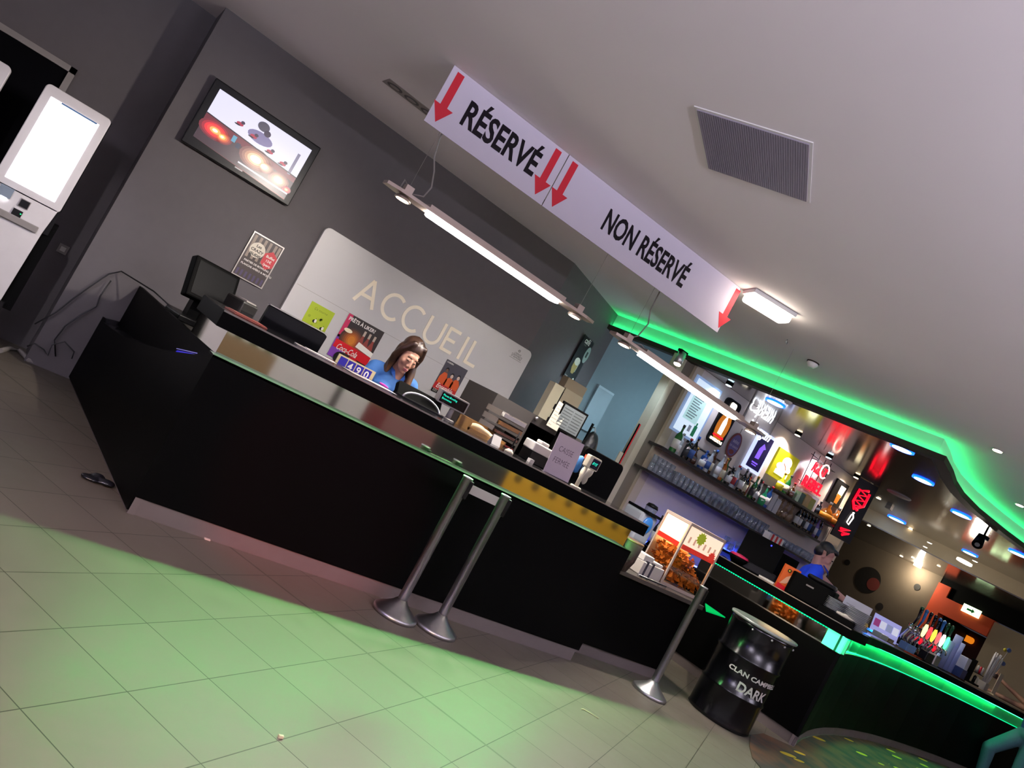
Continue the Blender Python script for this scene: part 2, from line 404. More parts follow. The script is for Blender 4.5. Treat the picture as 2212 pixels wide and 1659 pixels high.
ld = MB(); ld.b2((X0, YF, .975), (X1, 4.58, .988), mat('glossy_ledge', '#0d0905', .4, 0, spec=.06), T)
ld.build('ledge', rc)
mb = MB(); mb.b2((X0+.03, 4.56, .988), (X1, 4.58, 1.14), MIRROR, T)
a, b_ = V(sp_(.035, -.05, 0)), V(sp_(.2, -.05, 0)); mb.prism([(X0+.03, 4.56), (.965, 5.12), (.995, 5.125), (X0+.06, 4.575)], .988, 1.14, MIRROR, T)
mb.build('mirror_band', rc)
mb = MB(); a = V(sp_(.2, -.07, 0)); mb.lathe([(.001, 0), (.12, 0), (.12, .16), (.001, .16)], MATTBLK, c=(a.x+.15, a.y+.05, .985), M=T); mb.build('drum', rc)  # black cylinder added for the dark round reflection beside the mirror
# slab
SL = [(.93, 4.42), (4.575, 4.42), (4.575, 4.98), (.90, 4.98)]
sl = MB(); sl.prism(SL, 1.14, 1.235, SLABF, T); sl.build('countertop', rc, bevel=.004)
tp = MB(); tp.prism(SL, 1.2352, 1.2372, SLABT, T); tp.build('top_sheet', rc)
et = MB(); et.b2((.93, 4.416, 1.228), (4.575, 4.4195, 1.2372), EDGEL, T); et.build('edge_trim', rc)
le = MB()
for k in range(100):
    x = 1.15+k*.0337; le.box((x, 4.53, 1.1365), (.009, .009, .005), LED, T)
ls = le.build('led_strip', rc, weld=False); ls['kind'] = 'stuff'
dk = MB(); dk.b2((1.25, 5.02, .90), (4.5, 5.36, .93), mat('inner_desk', '#4b4642', .5), T); dk.b2((1.25, 5.02, .10), (4.5, 5.05, .9), GLOSSB, T); dk.build('inner_desk', rc)
def arealight(name, loc, sx, sy, col, power, rot=(0, 0, 0), parent=None):
    l = bpy.data.lights.new(name, 'AREA'); l.shape = 'RECTANGLE'; l.size = sx; l.size_y = sy; l.color = col; l.energy = power
    o = bpy.data.objects.new(name, l); COL.objects.link(o); o.location = loc; o.rotation_euler = rot
    if parent: o.parent = parent; o.location = V(loc)-parent.location
    return o
arealight('led_light', (2.78, 4.53, 1.128), 3.5, .006, (.20, 1, .26), 98, parent=rc)

# ---- low snack counter between reception and bar
sc = thing('snack_counter', 'low black counter holding the tortilla chip warmer, between reception and bar', 'counter', (5.2, 4.66, 0))
T2 = Matrix.Translation(-sc.location)
MB().b2((4.6, 4.68, .1), (5.85, 5.5, .76), GLOSSB, T2).build('body', sc)
MB().b2((4.7, 4.71, 0), (5.8, 5.4, .1), PLINTH, T2).build('plinth', sc)
MB().b2((4.58, 4.62, .76), (5.88, 5.55, .80), mat('low_counter_top', '#3d3833', .25, var=.2, scale=30), T2).build('countertop', sc, bevel=.004)
wd = MB(); wq = [oz(p, .75) for p in ((1524, 1303), (1567, 1333), (1526, 1319))]; wd.prism([(p.x, p.y) for p in wq], .74, .75, mat('painted_green_glow', '#00a850', .2, emit='#00e070', es=.55), T2); wd.build('green_glow_wedge', sc)  # glowing wedge added for the green reflection at the counter end

# ---- bar counter: straight run facing left, then a curved run facing the hall
bar = thing('bar_counter', 'black bar counter with curved green glowing glass band on the right', 'counter', (7.35, 4.14, 0))
T3 = Matrix.Translation(-bar.location)
BA, BB = (6.93, 5.84), (7.35, 4.14)
BC = [(7.35, 4.14), (7.65, 4.28), (7.95, 4.42), (8.35, 4.58), (8.8, 4.74), (9.4, 4.92), (10, 5.06), (10.7, 5.19), (11.5, 5.28), (12.3, 5.33), (13, 5.345), (14, 5.30), (15, 5.2), (16.5, 5.0)]
def strip(mbx, pts, d0, d1, z0, z1, m):
    p0, p1 = offset(pts, d0), offset(pts, d1)
    for i in range(len(pts)-1): mbx.prism([p0[i], p0[i+1], p1[i+1], p1[i]], z0, z1, m, T3)
    return mbx
RUN = [BA, BB]
strip(MB(), RUN, 0, -.03, .1, .975, GLOSSB).build('front_panel', bar)
strip(MB(), BC, 0, -.03, .1, .975, GLOSSB).build('curved_panel', bar)
x = strip(MB(), RUN, -.02, -.05, 0, .1, PLINTH); strip(x, BC, -.02, -.05, 0, .1, PLINTH); x.build('plinth', bar)
x = strip(MB(), RUN, 0, -.13, .975, .985, mat('glossy_ledge')); strip(x, BC, 0, -.13, .975, .985, mat('glossy_ledge')); x.build('ledge', bar)
strip(MB(), RUN, -.11, -.13, .985, 1.15, MIRROR).build('mirror_band', bar)
GBAND = mat('green_lit_glass', '#1f9a60', .12, .55, emit=GREEN, es=.06, spec=.8)
strip(MB(), BC, -.05, -.07, .985, 1.155, GBAND).build('glass_band', bar)
jm = MB(); jm.prism([(7.345, 4.15), (7.40, 4.165), (7.40, 4.35), (7.30, 4.33)], .985, 1.19, mat('lit_acrylic_joint', '#60d8a0', .2, emit='#4dffb0', es=1.6), T3); jm.build('lit_joint', bar)
x = strip(MB(), RUN, .03, -.62, 1.15, 1.245, SLABF); x.build('countertop', bar)
x = strip(MB(), BC[1:], .03, -.6, 1.155, 1.245, SLABF); x.build('curved_countertop', bar)
x = strip(MB(), RUN, .035, .031, 1.238, 1.247, EDGEL); strip(x, BC[1:], .035, .031, 1.238, 1.2468, EDGEL); x.build('edge_trim', bar)
x = strip(MB(), RUN, .025, -.6, 1.2455, 1.247, SLABT); strip(x, BC[1:], .025, -.58, 1.2452, 1.2466, SLABT); x.build('top_sheet', bar)
le = MB(); a, b_ = V(BA+(0,)), V(BB+(0,)); e = (b_-a)
for k in range(60):
    p = a+e*(k+.5)/60+V((.97, .24, 0))*.085; le.ell((p.x, p.y, 1.143), (.009, .009, .009), LED, M=T3, nu=8, nv=5)
o = le.build('led_dots', bar, weld=False); o['kind'] = 'stuff'
x = strip(MB(), BC, -.035, -.048, 1.146, 1.154, LEDB); x.build('led_line', bar)
x = strip(MB(), BC, -.03, -.048, .986, .992, mat('led_green_low', '#003010', .5, emit=GREEN, es=2.2)); x.build('lower_led_line', bar)
ang = math.atan2(e.y, e.x)
arealight('led_light', (7.17+.085, 4.99+.02, 1.14), 1.7, .006, (.22, 1, .30), 9, rot=(0, 0, ang), parent=bar)
for (xa, ya), (xb, yb_) in zip(BC[1:-3:2], BC[3:-1:2]):
    d = math.hypot(xb-xa, yb_-ya); aa = math.atan2(yb_-ya, xb-xa)
    arealight('led_light', ((xa+xb)/2-.035*math.sin(aa), (ya+yb_)/2+.035*math.cos(aa), 1.143), d, .006, (.1, 1, .35), 6*d, rot=(0, 0, aa), parent=bar)
# back work counter
MB().b2((6.75, 6.2, .1), (10.3, 6.62, .92), GLOSSB, T3).build('rear_cabinet', bar)

# ---- carpet with yellow splinters at the bar foot
def carpet_mat():
    m = bpy.data.materials.new('bar_carpet'); m.use_nodes = True; nt = m.node_tree; N = nt.nodes; L = nt.links; b = N['Principled BSDF']
    ge = N.new('ShaderNodeNewGeometry'); mp = N.new('ShaderNodeMapping'); mp.inputs['Scale'].default_value = (1.5, 5.5, 1); mp.inputs['Rotation'].default_value = (0, 0, .5)
    L.new(ge.outputs['Position'], mp.inputs[0]); vo = N.new('ShaderNodeTexVoronoi'); vo.inputs['Scale'].default_value = 1; L.new(mp.outputs[0], vo.inputs['Vector'])
    lt = N.new('ShaderNodeMath'); lt.operation = 'LESS_THAN'; lt.inputs[1].default_value = .2; L.new(vo.outputs['Distance'], lt.inputs[0])
    no = N.new('ShaderNodeTexNoise'); no.inputs['Scale'].default_value = 3; L.new(ge.outputs['Position'], no.inputs['Vector'])
    cr = N.new('ShaderNodeValToRGB'); cr.color_ramp.elements[0].color = lin('#2a2620'); cr.color_ramp.elements[1].color = lin('#5a3a22'); cr.color_ramp.elements[0].position = .4; cr.color_ramp.elements[1].position = .6
    L.new(no.outputs['Fac'], cr.inputs[0]); mx = N.new('ShaderNodeMix'); mx.data_type = 'RGBA'; mx.inputs[7].default_value = lin('#d8b020')
    L.new(lt.outputs[0], mx.inputs[0]); L.new(cr.outputs[0], mx.inputs[6]); L.new(mx.outputs[2], b.inputs['Base Color']); b.inputs['Roughness'].default_value = .9
    return m
cp = [(7.33, 4.12), (6.95, 4.22), (6.55, 4.08), (6.2, 3.82), (5.95, 3.6), (5.82, 3.35), (5.9, 3.0), (6.5, 2.6), (9, 2.2), (16, 2.5), (16, 4.9)]+[(p[0], p[1]-.0) for p in BC[-2:0:-1]]
tag(MB().prism(cp, .0, .006, carpet_mat()).build('carpet'), 'dark carpet with yellow splinter pattern at the foot of the bar', 'carpet')
# ================================================================== CEILING THINGS AND THE RECEPTION WALL
# ---- hanging banners
SG = mat('banner_white', '#cfc6d4', .75, var=.02, spec=.2); SINK = mat('banner_black', '#120a12', .7, spec=.2); SRED = mat('banner_red', '#c8102a', .6)
sgA, sgB = V((1.552, 4.958, 0)), V((4.50, 4.695, 0)); se = (sgB-sgA).normalized(); sn = V((se.y, -se.x, 0))
def arrow(mb, M, x, y0, y1, w=.055, hw=.15, hl=.12, z=.006):
    mb.poly([(x-w/2, y1), (x-w/2, y0+hl), (x-hw/2, y0+hl), (x, y0), (x+hw/2, y0+hl), (x+w/2, y0+hl), (x+w/2, y1)], SRED, M, z)
def sx_(p): return (ov(p, sgA, se)-sgA).dot(se)
mid = sx_((1199, 390))
def banner(name, label, xa, xb, words, arrows, tsx):
    o = sgA+se*xa; M = frame((o.x, o.y, 2.912), se, UPZ); r = thing('hanging_banner', label, 'banner', M=M, group='queue banners hanging from the ceiling')
    MB().b2((0, 0, 0), (xb-xa, ZC-2.912-.002, .005), SG).build('panel', r)
    for x in arrows: ar = MB(); arrow(ar, None, x-xa, .035, .40); ar.build('arrow', r)
    tx = MB(); tx.text(words[0], words[1], SINK, at=(words[2]-xa, words[3], .0065), bold=.028, sx=tsx); tx.build('lettering', r)
    return r
X = lambda p: sx_(p)
banner('a', 'white hanging banner reading RÉSERVÉ between two red arrows', 0, mid-.004, ('RÉSERVÉ', .245, X((987, 268)), .13), [X((966, 215)), X((1181, 372))], .70)
banner('b', 'white hanging banner reading NON RÉSERVÉ with red arrows at both ends', mid+.004, (sgB-sgA).length, ('NON RÉSERVÉ', .235, X((1297, 487)), .125), [X((1218, 398)), X((1572, 668))], .60)

# ---- pendant lamps
LAMPB = mat('lamp_grey_metal', '#b9a89c', .35, .5); DIFF = mat('lamp_diffuser', '#ffffff', .5, emit='#fff6ee', es=68); HALO = mat('halogen_glow', '#ffffff', .5, emit='#ffd9a0', es=60)
CORD = mat('lamp_cord', '#8b8580', .5)
def pendant(label, pa, pb, y, dfa, dfb, cords):
    A, B = oy(pa, y), oy(pb, y); z = (A.z+B.z)/2; A.z = B.z = z; L = B.x-A.x
    r = thing('pendant_lamp', label, 'lamp', ((A.x+B.x)/2, y, z), 0, 'linear lamps over the reception counter')
    h = MB(); w = .075
    pts = [(-L/2, -.045), (-L/2+.10, -w), (L/2-.10, -w), (L/2, -.045), (L/2, .045), (L/2-.10, w), (-L/2+.10, w), (-L/2, .045)]
    h.prism(pts, 0, .022, LAMPB); h.b2((-L/2*.66, -.05, .022), (L/2*.66, .05, .05), LAMPB); h.build('housing', r)
    xa, xb = oy(dfa, y).x-(A.x+B.x)/2, oy(dfb, y).x-(A.x+B.x)/2
    MB().prism([(xa, -.02), (xa+.03, -.062), (xb-.03, -.062), (xb, -.02), (xb, .02), (xb-.03, .062), (xa+.03, .062), (xa, .02)], -.02, -.001, DIFF).build('diffuser', r)
    for s in (-1, 1):
        x = s*(L/2-.16); sp = MB(); sp.lathe([(.03, 0), (.055, -.012), (.06, -.028), (.05, -.03)], LAMPB, c=(x, 0, 0)); sp.b2((x-.03, -.03, .022), (x+.03, .03, .075), LAMPB); so = sp.build('spot_head', r)
        MB().lathe([(.001, -.031), (.047, -.031), (.047, -.027), (.001, -.027)], HALO, c=(x, 0, 0)).build('bulb', so)
        hl = bpy.data.lights.new('halogen', 'SPOT'); hl.energy = (230 if s < 0 and 'clerk' in label else 95); hl.color = (1, .90, .80); hl.spot_size = (1.75 if s < 0 and 'clerk' in label else 2.75); hl.spot_blend = (.9 if s < 0 and 'clerk' in label else .35); hl.shadow_soft_size = .03
        ho = bpy.data.objects.new('halogen', hl); COL.objects.link(ho); ho.parent = so; ho.location = (x, 0, -.036); ho.rotation_euler = V((-.95, 2.2, -.95)).to_track_quat('-Z', 'Y').to_euler() if s < 0 and 'clerk' in label else (math.radians(-16), 0, 0)
        w_ = MB(); w_.tube([(x, 0, .07), (x, 0, ZC-z)], .0015, CORD, 6); w_.build('suspension_wire', r)
    for cd in cords:
        c = MB(); pts = [oy(p, y) for p in cd]; pts = [(p.x-(A.x+B.x)/2, 0, p.z-z) for p in pts]; c.tube(pts, .006, CORD, 6); c.build('cord', r)
    return r
def up_to_ceil(pts, y):
    return pts
pendant('lit linear lamp hanging over the reception clerk, left of the two', (826, 404), (1278, 690), 4.98, (917, 468), (1204, 652), [[(880, 418), (915, 425), (932, 405), (938, 370), (938, 340), (950, 300), (957, 285)], [(865, 405), (875, 388), (880, 400)]])
pendant('lit linear lamp hanging in front of the bar shelves, right of the two', (1318, 730), (1648, 934), 4.98, (1378, 772), (1588, 896), [[(1350, 732), (1378, 726), (1400, 700), (1405, 670), (1425, 630)], [(1362, 742), (1385, 745), (1395, 757), (1380, 762), (1365, 748)]])

# ---- emergency fitting, ceiling grille, slot diffusers, smoke detector, hook
EM = mat('fluorescent_lit', '#ffffff', .5, emit='#fff3df', es=16)
ea, eb = oz((1592, 626), 3.30), oz((1682, 660), 3.30); ew = (oz((1665, 684), 3.30)-eb)
r = thing('ceiling_light', 'bright white box light fixed to the ceiling beside the NON RÉSERVÉ banner', 'light', (4.52, 4.66, ZC))
ea_ = V((4.47, 4.64, 0)); ed = V((.62, -.25, 0)).normalized(); M = frame((0, 0, 0), ed, (-ed.y, ed.x, 0))
MB().b2((0.0, -.20, -.035), (.42, .02, -.002), WHITE, M).build('base_plate', r, bevel=.004)
MB().prism(rrect(.40, .18, .03, cx=.21, cy=-.09), -.10, -.036, EM, M).build('diffuser', r, bevel=.02, seg=3)
GRL = mat('grille_metal', '#948c9a', .5, .2)
ga, gb, gc, gd = [oz(p, ZC) for p in ((1509, 234), (1749, 308), (1751, 434), (1542, 362))]
gu, gv = (gb-ga), (gd-ga); gv = (gv+(gc-gb))/2
r = thing('ventilation_grille', 'square metal air grille set in the white ceiling', 'vent', (ga.x, ga.y, ZC))
M = frame((0, 0, -.002), gu, UPZ.cross(gu.normalized())); Lu, Lv = gu.length, -gv.dot(UPZ.cross(gu.normalized()))
sg = -1 if Lv > 0 else 1; Lv = abs(Lv)
b = MB(); b.b2((0, 0, -.004), (Lu, sg*Lv, .0), mat('grille_back', '#5a535c', .7), M); b.build('backing', r)
b = MB()
nx_, ny_ = 46, 60
for k in range(nx_+1): b.b2((Lu*k/nx_-.0035, 0, -.012), (Lu*k/nx_+.0035, sg*Lv, -.004), GRL, M)
for k in range(ny_+1): b.b2((0, sg*Lv*k/ny_-.0025, -.012), (Lu, sg*Lv*k/ny_+.0025, -.004), GRL, M)
o = b.build('mesh', r, weld=False)
b = MB(); t = .02
for A_, B_ in (((-t, -t), (Lu+t, 0)), ((-t, Lv), (Lu+t, Lv+t)), ((-t, 0), (0, Lv)), ((Lu, 0), (Lu+t, Lv))): b.b2((A_[0], sg*A_[1], -.006), (B_[0], sg*B_[1], 0), WHITE, M)
b.build('frame', r)
for i, (xa, xb, lb) in enumerate(((1.5, 2.5, 'dark slot air diffuser in the ceiling beyond the RÉSERVÉ banner'), (2.95, 3.93, 'dark slot air diffuser in the ceiling under the middle of the banners'))):
    r = thing('slot_diffuser', lb, 'vent', (xa, 6.05, ZC))
    MB().b2((0, 0, -.004), (xb-xa, .17, 0), mat('diffuser_plate', '#8a817d', .6)).build('plate', r)
    b = MB()
    for k in range(6): b.prism(circ(.09+k*.165, .085, .07, 20, .05), -.008, -.004, mat('diffuser_dark', '#4a4442', .7)); b.prism(circ(.09+k*.165, .085, .045, 20, .03), -.0095, -.008, mat('diffuser_plate'))
    b.build('swirl_vane', r)
p = oz((1757, 782), ZC); r = thing('smoke_detector', 'round white smoke detector on the ceiling above the green cove', 'detector', p)
MB().lathe([(.001, -.06), (.03, -.06), (.04, -.045), (.055, -.03), (.055, 0)], WHITE, c=(0, 0, 0)).build('cap', r); MB().lathe([(.06, -.012), (.06, 0)], DKLIP).build('base', r)
p = oz((1701, 733), ZC); tag(MB().tube([(p.x, p.y, ZC), (p.x, p.y, ZC-.03), (p.x+.02, p.y, ZC-.04), (p.x+.02, p.y, ZC-.02)], .004, STEEL, 6).build('ceiling_hook'), 'small metal hook screwed in the white ceiling', 'hook')
SPOTG = mat('downlight_glow', '#ffffff', .4, emit='#ffe6b8', es=25)
def downlight(p, z, label, group, glow, r_=.04, ring=STEEL):
    q = oz(p, z); o = thing('downlight', label, 'light', (q.x, q.y, z), 0, group)
    MB().lathe([(r_*1.35, -.006), (r_*1.35, 0)], ring).build('ring', o); MB().lathe([(.001, -.009), (r_, -.009), (r_, -.006)], glow).build('lens', o); return o
downlight((2155, 973), ZC, 'small lit downlight in the pale ceiling near the green curve, left of the pair', 'downlights in the pale ceiling', SPOTG)
downlight((2203, 1091), ZC, 'small lit downlight in the pale ceiling near the green curve, right of the pair', 'downlights in the pale ceiling', SPOTG)

# ---- wall TV
SCRW = mat('tv_white', '#202028', .3, emit='#e9e6ff', es=1.0, var=.02)
def em(name, col='#ffffff', s=1.0): return mat('scr_'+name, '#101014', .3, emit=col, es=s, var=0)
a = oy((465, 168), 7.17); TVW, TVH = 1.0, .60
r = thing('television', 'wall mounted flat television showing a split racing and party picture', 'television', M=frame((.548, 7.16, 2.185), (1, 0, 0), (0, -.02, 1)))
MB().b2((0, 0, -.06), (TVW, TVH, 0), BLACK).build('case', r, bevel=.008)
MB().b2((.4, .2, -.092), (.6, .45, -.055), BLACK).build('wall_bracket', r)
s = MB(); b_ = .062; w_, h_ = TVW-2*b_, TVH-b_-.085; s.poly([(b_, .085), (b_+w_, .085), (b_+w_, .085+h_), (b_, .085+h_)], SCRW, z=.001)
def R(x0, y0, x1, y1, m, z=.002, sk=0): s.poly([(b_+w_*x0, .085+h_*(y0)), (b_+w_*x1, .085+h_*(y0+sk)), (b_+w_*x1, .085+h_*(y1+sk)), (b_+w_*x0, .085+h_*y1)], m, z=z)
def E_(cx, cy, rx, ry, m, z=.0026): s.poly(circ(b_+w_*cx, .085+h_*cy, w_*rx, 18, h_*ry), m, z=z)
R(0, 0, 1, .50, em('red', '#7a2030', .8), sk=-.12); R(0, 0, 1, .36, em('darkred', '#4a2a35', .6), .0022, -.10)
R(.0, .5, 1, .52, em('black', '#100818', .3), .0028, -.14)
def glow(cx, cy, rx, ry, cols):
    for k, (c, e) in enumerate(cols): t = 1-k/len(cols); E_(cx, cy, rx*t, ry*t, em('g'+c[1:]+str(e), c, e), .0026+.00004*k)
WARMG = (('#8a2a30', .8), ('#b04030', .9), ('#d85a30', 1.), ('#ff8040', 1.2), ('#ffb060', 1.6), ('#ffe0a0', 2.5))
REDG = (('#8a2030', .8), ('#b02030', 1.), ('#e02830', 1.2), ('#ff4030', 1.5), ('#ff8848', 2.), ('#ffd090', 3.))
SOFTG = (('#8a5048', .8), ('#a87060', .9), ('#c89070', 1.), ('#f0b890', 1.2), ('#ffe0b8', 1.8), ('#fff4e0', 3.))
glow(.14, .30, .16, .17, REDG); glow(.22, .27, .10, .12, WARMG); glow(.58, .25, .17, .20, SOFTG); glow(.68, .22, .10, .12, SOFTG); glow(.86, .15, .11, .14, SOFTG); glow(.97, .07, .05, .07, REDG)
for x, y in ((.30, .66), (.46, .6), (.66, .52), (.82, .46)): E_(x, y, .035, .035, em('kart', '#c02848', .8), .003); E_(x+.02, y+.045, .02, .03, em('driver', '#503c60', .4), .0032); E_(x-.02, y-.03, .03, .014, em('wheel', '#181020', .2), .0034)
E_(.52, .64, .13, .11, em('lilac', '#8a80b0', .8), .0029); E_(.50, .86, .06, .09, em('grey', '#6a6478', .5), .003); E_(.56, .78, .035, .06, em('driver'), .0031)
R(.9, .35, .93, .8, em('post', '#9a94b0', .7), .0027); R(.45, .02, 1, .05, em('white', '#e8e4f0', .9), .0035, -.03); R(.3, .3, .34, .42, em('cyan', '#60b0d0', .8), .003); R(.36, .24, .4, .34, em('blue', '#203060', .4), .003)
s.poly([(b_, .04), (TVW-b_, .04), (TVW-b_, .0849), (b_, .0849)], BLACK, z=.0006)
s.build('screen', r, weld=False)
l = MB(); l.b2((.455, .045, 0), (.525, .055, .0025), mat('silver_logo', '#c8c8cc', .4)); l.build('logo_plate', r)

# ---- kiosks
KW = mat('kiosk_white', '#e6e2e6', .4); KSC = mat('kiosk_screen', '#ffffff', .2, emit='#f6f8ff', es=5.0, var=0)
r = thing('order_kiosk', 'white self service order kiosk with a glowing white upright screen', 'kiosk', M=frame((-.175, 7.0, 0), (1, 0, 0), UPZ))
hd = MB(); hd.prism(rrect(.475, .83, .035, cx=.0, cy=1.605), -.07, 0, KW); hd.build('head', r, bevel=.006)
MB().poly([(-.175, 1.255), (.175, 1.255), (.175, 1.94), (-.175, 1.94)], KSC, z=.0015).build('screen', r)
MB().poly([(-.10, 1.930), (.16, 1.930), (.16, 1.942), (-.10, 1.942)], mat('kiosk_bar', '#2a4a6a', .4, emit='#3a6a9a', es=.4), z=.0022).build('status_bar', r)
lb = MB(); lb.prism([(-.235, .40), (.19, .40), (.205, 1.0), (.225, 1.21), (-.235, 1.21)], -.12, .0, KW); lb.prism([(-.235, .98), (.17, .98), (.17, 1.03), (-.235, 1.03)], 0, .03, GREYPL); lb.build('lower_body', r, bevel=.006)
MB().b2((.20, 1.0, -.13), (.245, 2.0, -.03), BLACK).build('side_rail', r)
MB().b2((-.2, 0, -.25), (.22, .40, -.02), BLACK).build('pedestal', r)
MB().b2((.19, .35, -.28), (.28, 1.1, -.06), MATTBLK).build('side_box', r)
d = MB(); d.b2((-.17, 1.12, .0), (-.08, 1.20, .02), mat('scanner_glass', '#8a98a8', .2)); d.b2((-.14, 1.095, .0), (-.10, 1.12, .022), mat('scan_light', '#ffffff', .5, emit='#ffffff', es=3)); d.build('scanner', r)
d = MB(); d.b2((-.015, 1.11, 0), (.045, 1.165, .012), INK); d.b2((-.02, 1.105, 0), (.05, 1.17, .008), GREYPL); d.build('card_slot', r)
d = MB(); d.b2((-.03, 1.03, 0), (.035, 1.08, .012), INK); d.build('card_reader', r); MB().b2((.022, 1.055, .012), (.030, 1.062, .014), mat('green_pilot', '#00ff60', .5, emit='#20ff80', es=3)).build('pilot_lamp', r)
r = thing('order_kiosk', 'second white kiosk at the left edge, only its rounded corner showing', 'kiosk', M=frame((-.87, 7.0, 0), (1, 0, 0), UPZ))
MB().prism(rrect(.475, .83, .035, cx=.0, cy=1.56), -.07, 0, KW).build('head', r, bevel=.006); MB().b2((-.235, .4, -.12), (.235, 1.15, 0), KW).build('lower_body', r); MB().b2((-.2, 0, -.25), (.2, .4, -.02), BLACK).build('pedestal', r)
r = thing('dark_window', 'dark glazed opening with a grey frame behind the kiosks', 'window', M=frame((-.37, 7.74, 0), (1, 0, 0), UPZ))
b = MB(); b.b2((-1.2, .9, 0), (0, 2.24, .01), mat('black_glass', '#040406', .6, spec=.03)); b.build('pane', r)
b = MB(); b.b2((-.0, .9, 0), (.05, 2.29, .03), GREYPL); b.b2((-1.2, 2.24, 0), (0.05, 2.29, .03), GREYPL); b.build('frame', r)

# ---- welcome panel
PANW = mat('panel_white', '#cac8ca', .28, var=.02, spec=.5)
pa, pb = oy((703, 489), 7.2), oy((1150, 763), 7.2)
PX0, PX1, PZ0, PZ1 = 1.94, 4.60, 1.0, 2.225
r = thing('welcome_panel', 'large white rounded wall panel with cream letters ACCUEIL', 'panel', M=frame((PX0, 7.195, PZ0), (1, 0, 0), UPZ))
PWd, PHt = PX1-PX0, PZ1-PZ0
MB().prism(rrect(PWd, PHt, .06, cx=PWd/2, cy=PHt/2), -.05, 0, PANW).build('board', r, bevel=.003)
ln = MB(); ln.b2((.02, .62, 0), (PWd-.02, .6225, .0006), mat('panel_seam', '#8a847c', .6)); ln.build('seam', r)
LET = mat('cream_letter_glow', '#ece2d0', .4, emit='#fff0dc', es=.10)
lt = MB()
def stroke(pts, w=.034):
    P_ = [V((p[0], p[1], 0)) for p in pts]; vs = []
    for i, p in enumerate(P_):
        d1 = (P_[min(i+1, len(P_)-1)]-P_[max(i-1, 0)]).normalized(); n_ = V((-d1.y, d1.x, 0))
        vs += [tuple(p+n_*w/2), tuple(p-n_*w/2)]
    m_ = len(P_)
    v3 = [(v[0], v[1], .001) for v in vs]+[(v[0], v[1], .006) for v in vs]; k = 2*m_
    fs = [(k+2*i, k+2*i+1, k+2*i+3, k+2*i+2) for i in range(m_-1)]+[(2*i, 2*i+2, k+2*i+2, k+2*i) for i in range(m_-1)]+[(2*i+1, k+2*i+1, k+2*i+3, 2*i+3) for i in range(m_-1)]
    lt.add(v3, fs, LET)
def lx(p): q = oy(p, 7.195); return q.x-PX0, q.z-PZ0
base = .752; hh = .26
ax, az = lx((808, 612)); stroke([(ax-.105, base), (ax, base+hh)]); stroke([(ax+.105, base), (ax, base+hh)]); stroke([(ax-.065, base+.09), (ax+.065, base+.09)])
for c in ((846, 664), (890, 690)):
    cx, cz = lx(c); stroke([(cx+.015+.115*math.cos(math.radians(a)), base+hh/2+.125*math.sin(math.radians(a))) for a in range(48, 313, 12)])
ux, uz = lx((939, 712)); stroke([(ux-.09, base+hh), (ux-.09, base+.095)]+[(ux+.09*math.cos(math.radians(a)), base+.09+.09*math.sin(math.radians(a))) for a in range(190, 360, 17)]+[(ux+.09, base+.095), (ux+.09, base+hh)])
e1, _ = lx((962, 732)); stroke([(e1, base), (e1, base+hh)]); [stroke([(e1, base+z), (e1+w_, base+z)]) for z, w_ in ((.014, .135), (.13, .115), (.246, .135))]
i1, _ = lx((999, 753)); stroke([(i1, base), (i1, base+hh)])
l1, _ = lx((1014, 761)); stroke([(l1, base), (l1, base+hh)]); stroke([(l1, base+.014), (l1+.13, base+.014)])
lt.build('lettering', r)
lg = MB(); cx = 2.49; lg.poly(circ(cx, 1.165, .014), INK, z=.001); lg.poly(circ(cx, 1.165, .010), PANW, z=.0014); lg.text('CLUB', .012, INK, at=(cx-.02, 1.16, .002))
for k, tx_ in enumerate(("L'ESPACE", 'CONVIVIALITE', 'ET BOWLING')): lg.text(tx_, .026, INK, align='CENTER', at=(cx, 1.118-k*.022, .001), sx=.9)
lg.b2((cx-.085, 1.06, 0), (cx+.085, 1.0625, .001), INK); lg.build('logo', r)

# ---- posters: one flat printed mesh each
def poster(name, label, cat, o, w, h, draw, right=(1, 0, 0), up=(0, 0, 1), frame_m=None, th=.004, group=None, edge=PAPER):
    r = thing(name, label, cat, M=frame(o, right, up), group=group)
    b = MB(); b.b2((0, 0, -th), (w, h, 0), edge); b.build('sheet', r)
    d = MB(); draw(d, w, h); d.build('print', r, weld=False)
    if frame_m:
        f = MB(); t = .010
        for A_, B_ in (((-t, -t), (w+t, 0)), ((-t, h), (w+t, h+t)), ((-t, 0), (0, h)), ((w, 0), (w+t, h))): f.b2((A_[0], A_[1], -th), (B_[0], B_[1], .006), frame_m)
        f.build('frame', r)
    return r
def Rm(d, x0, y0, x1, y1, m, z): d.poly([(x0, y0), (x1, y0), (x1, y1), (x0, y1)], m, z=z)
c_ = lambda n, h='#808080', **k: mat('print_'+n, h, k.get('rough', .35), var=.03, spec=.4)
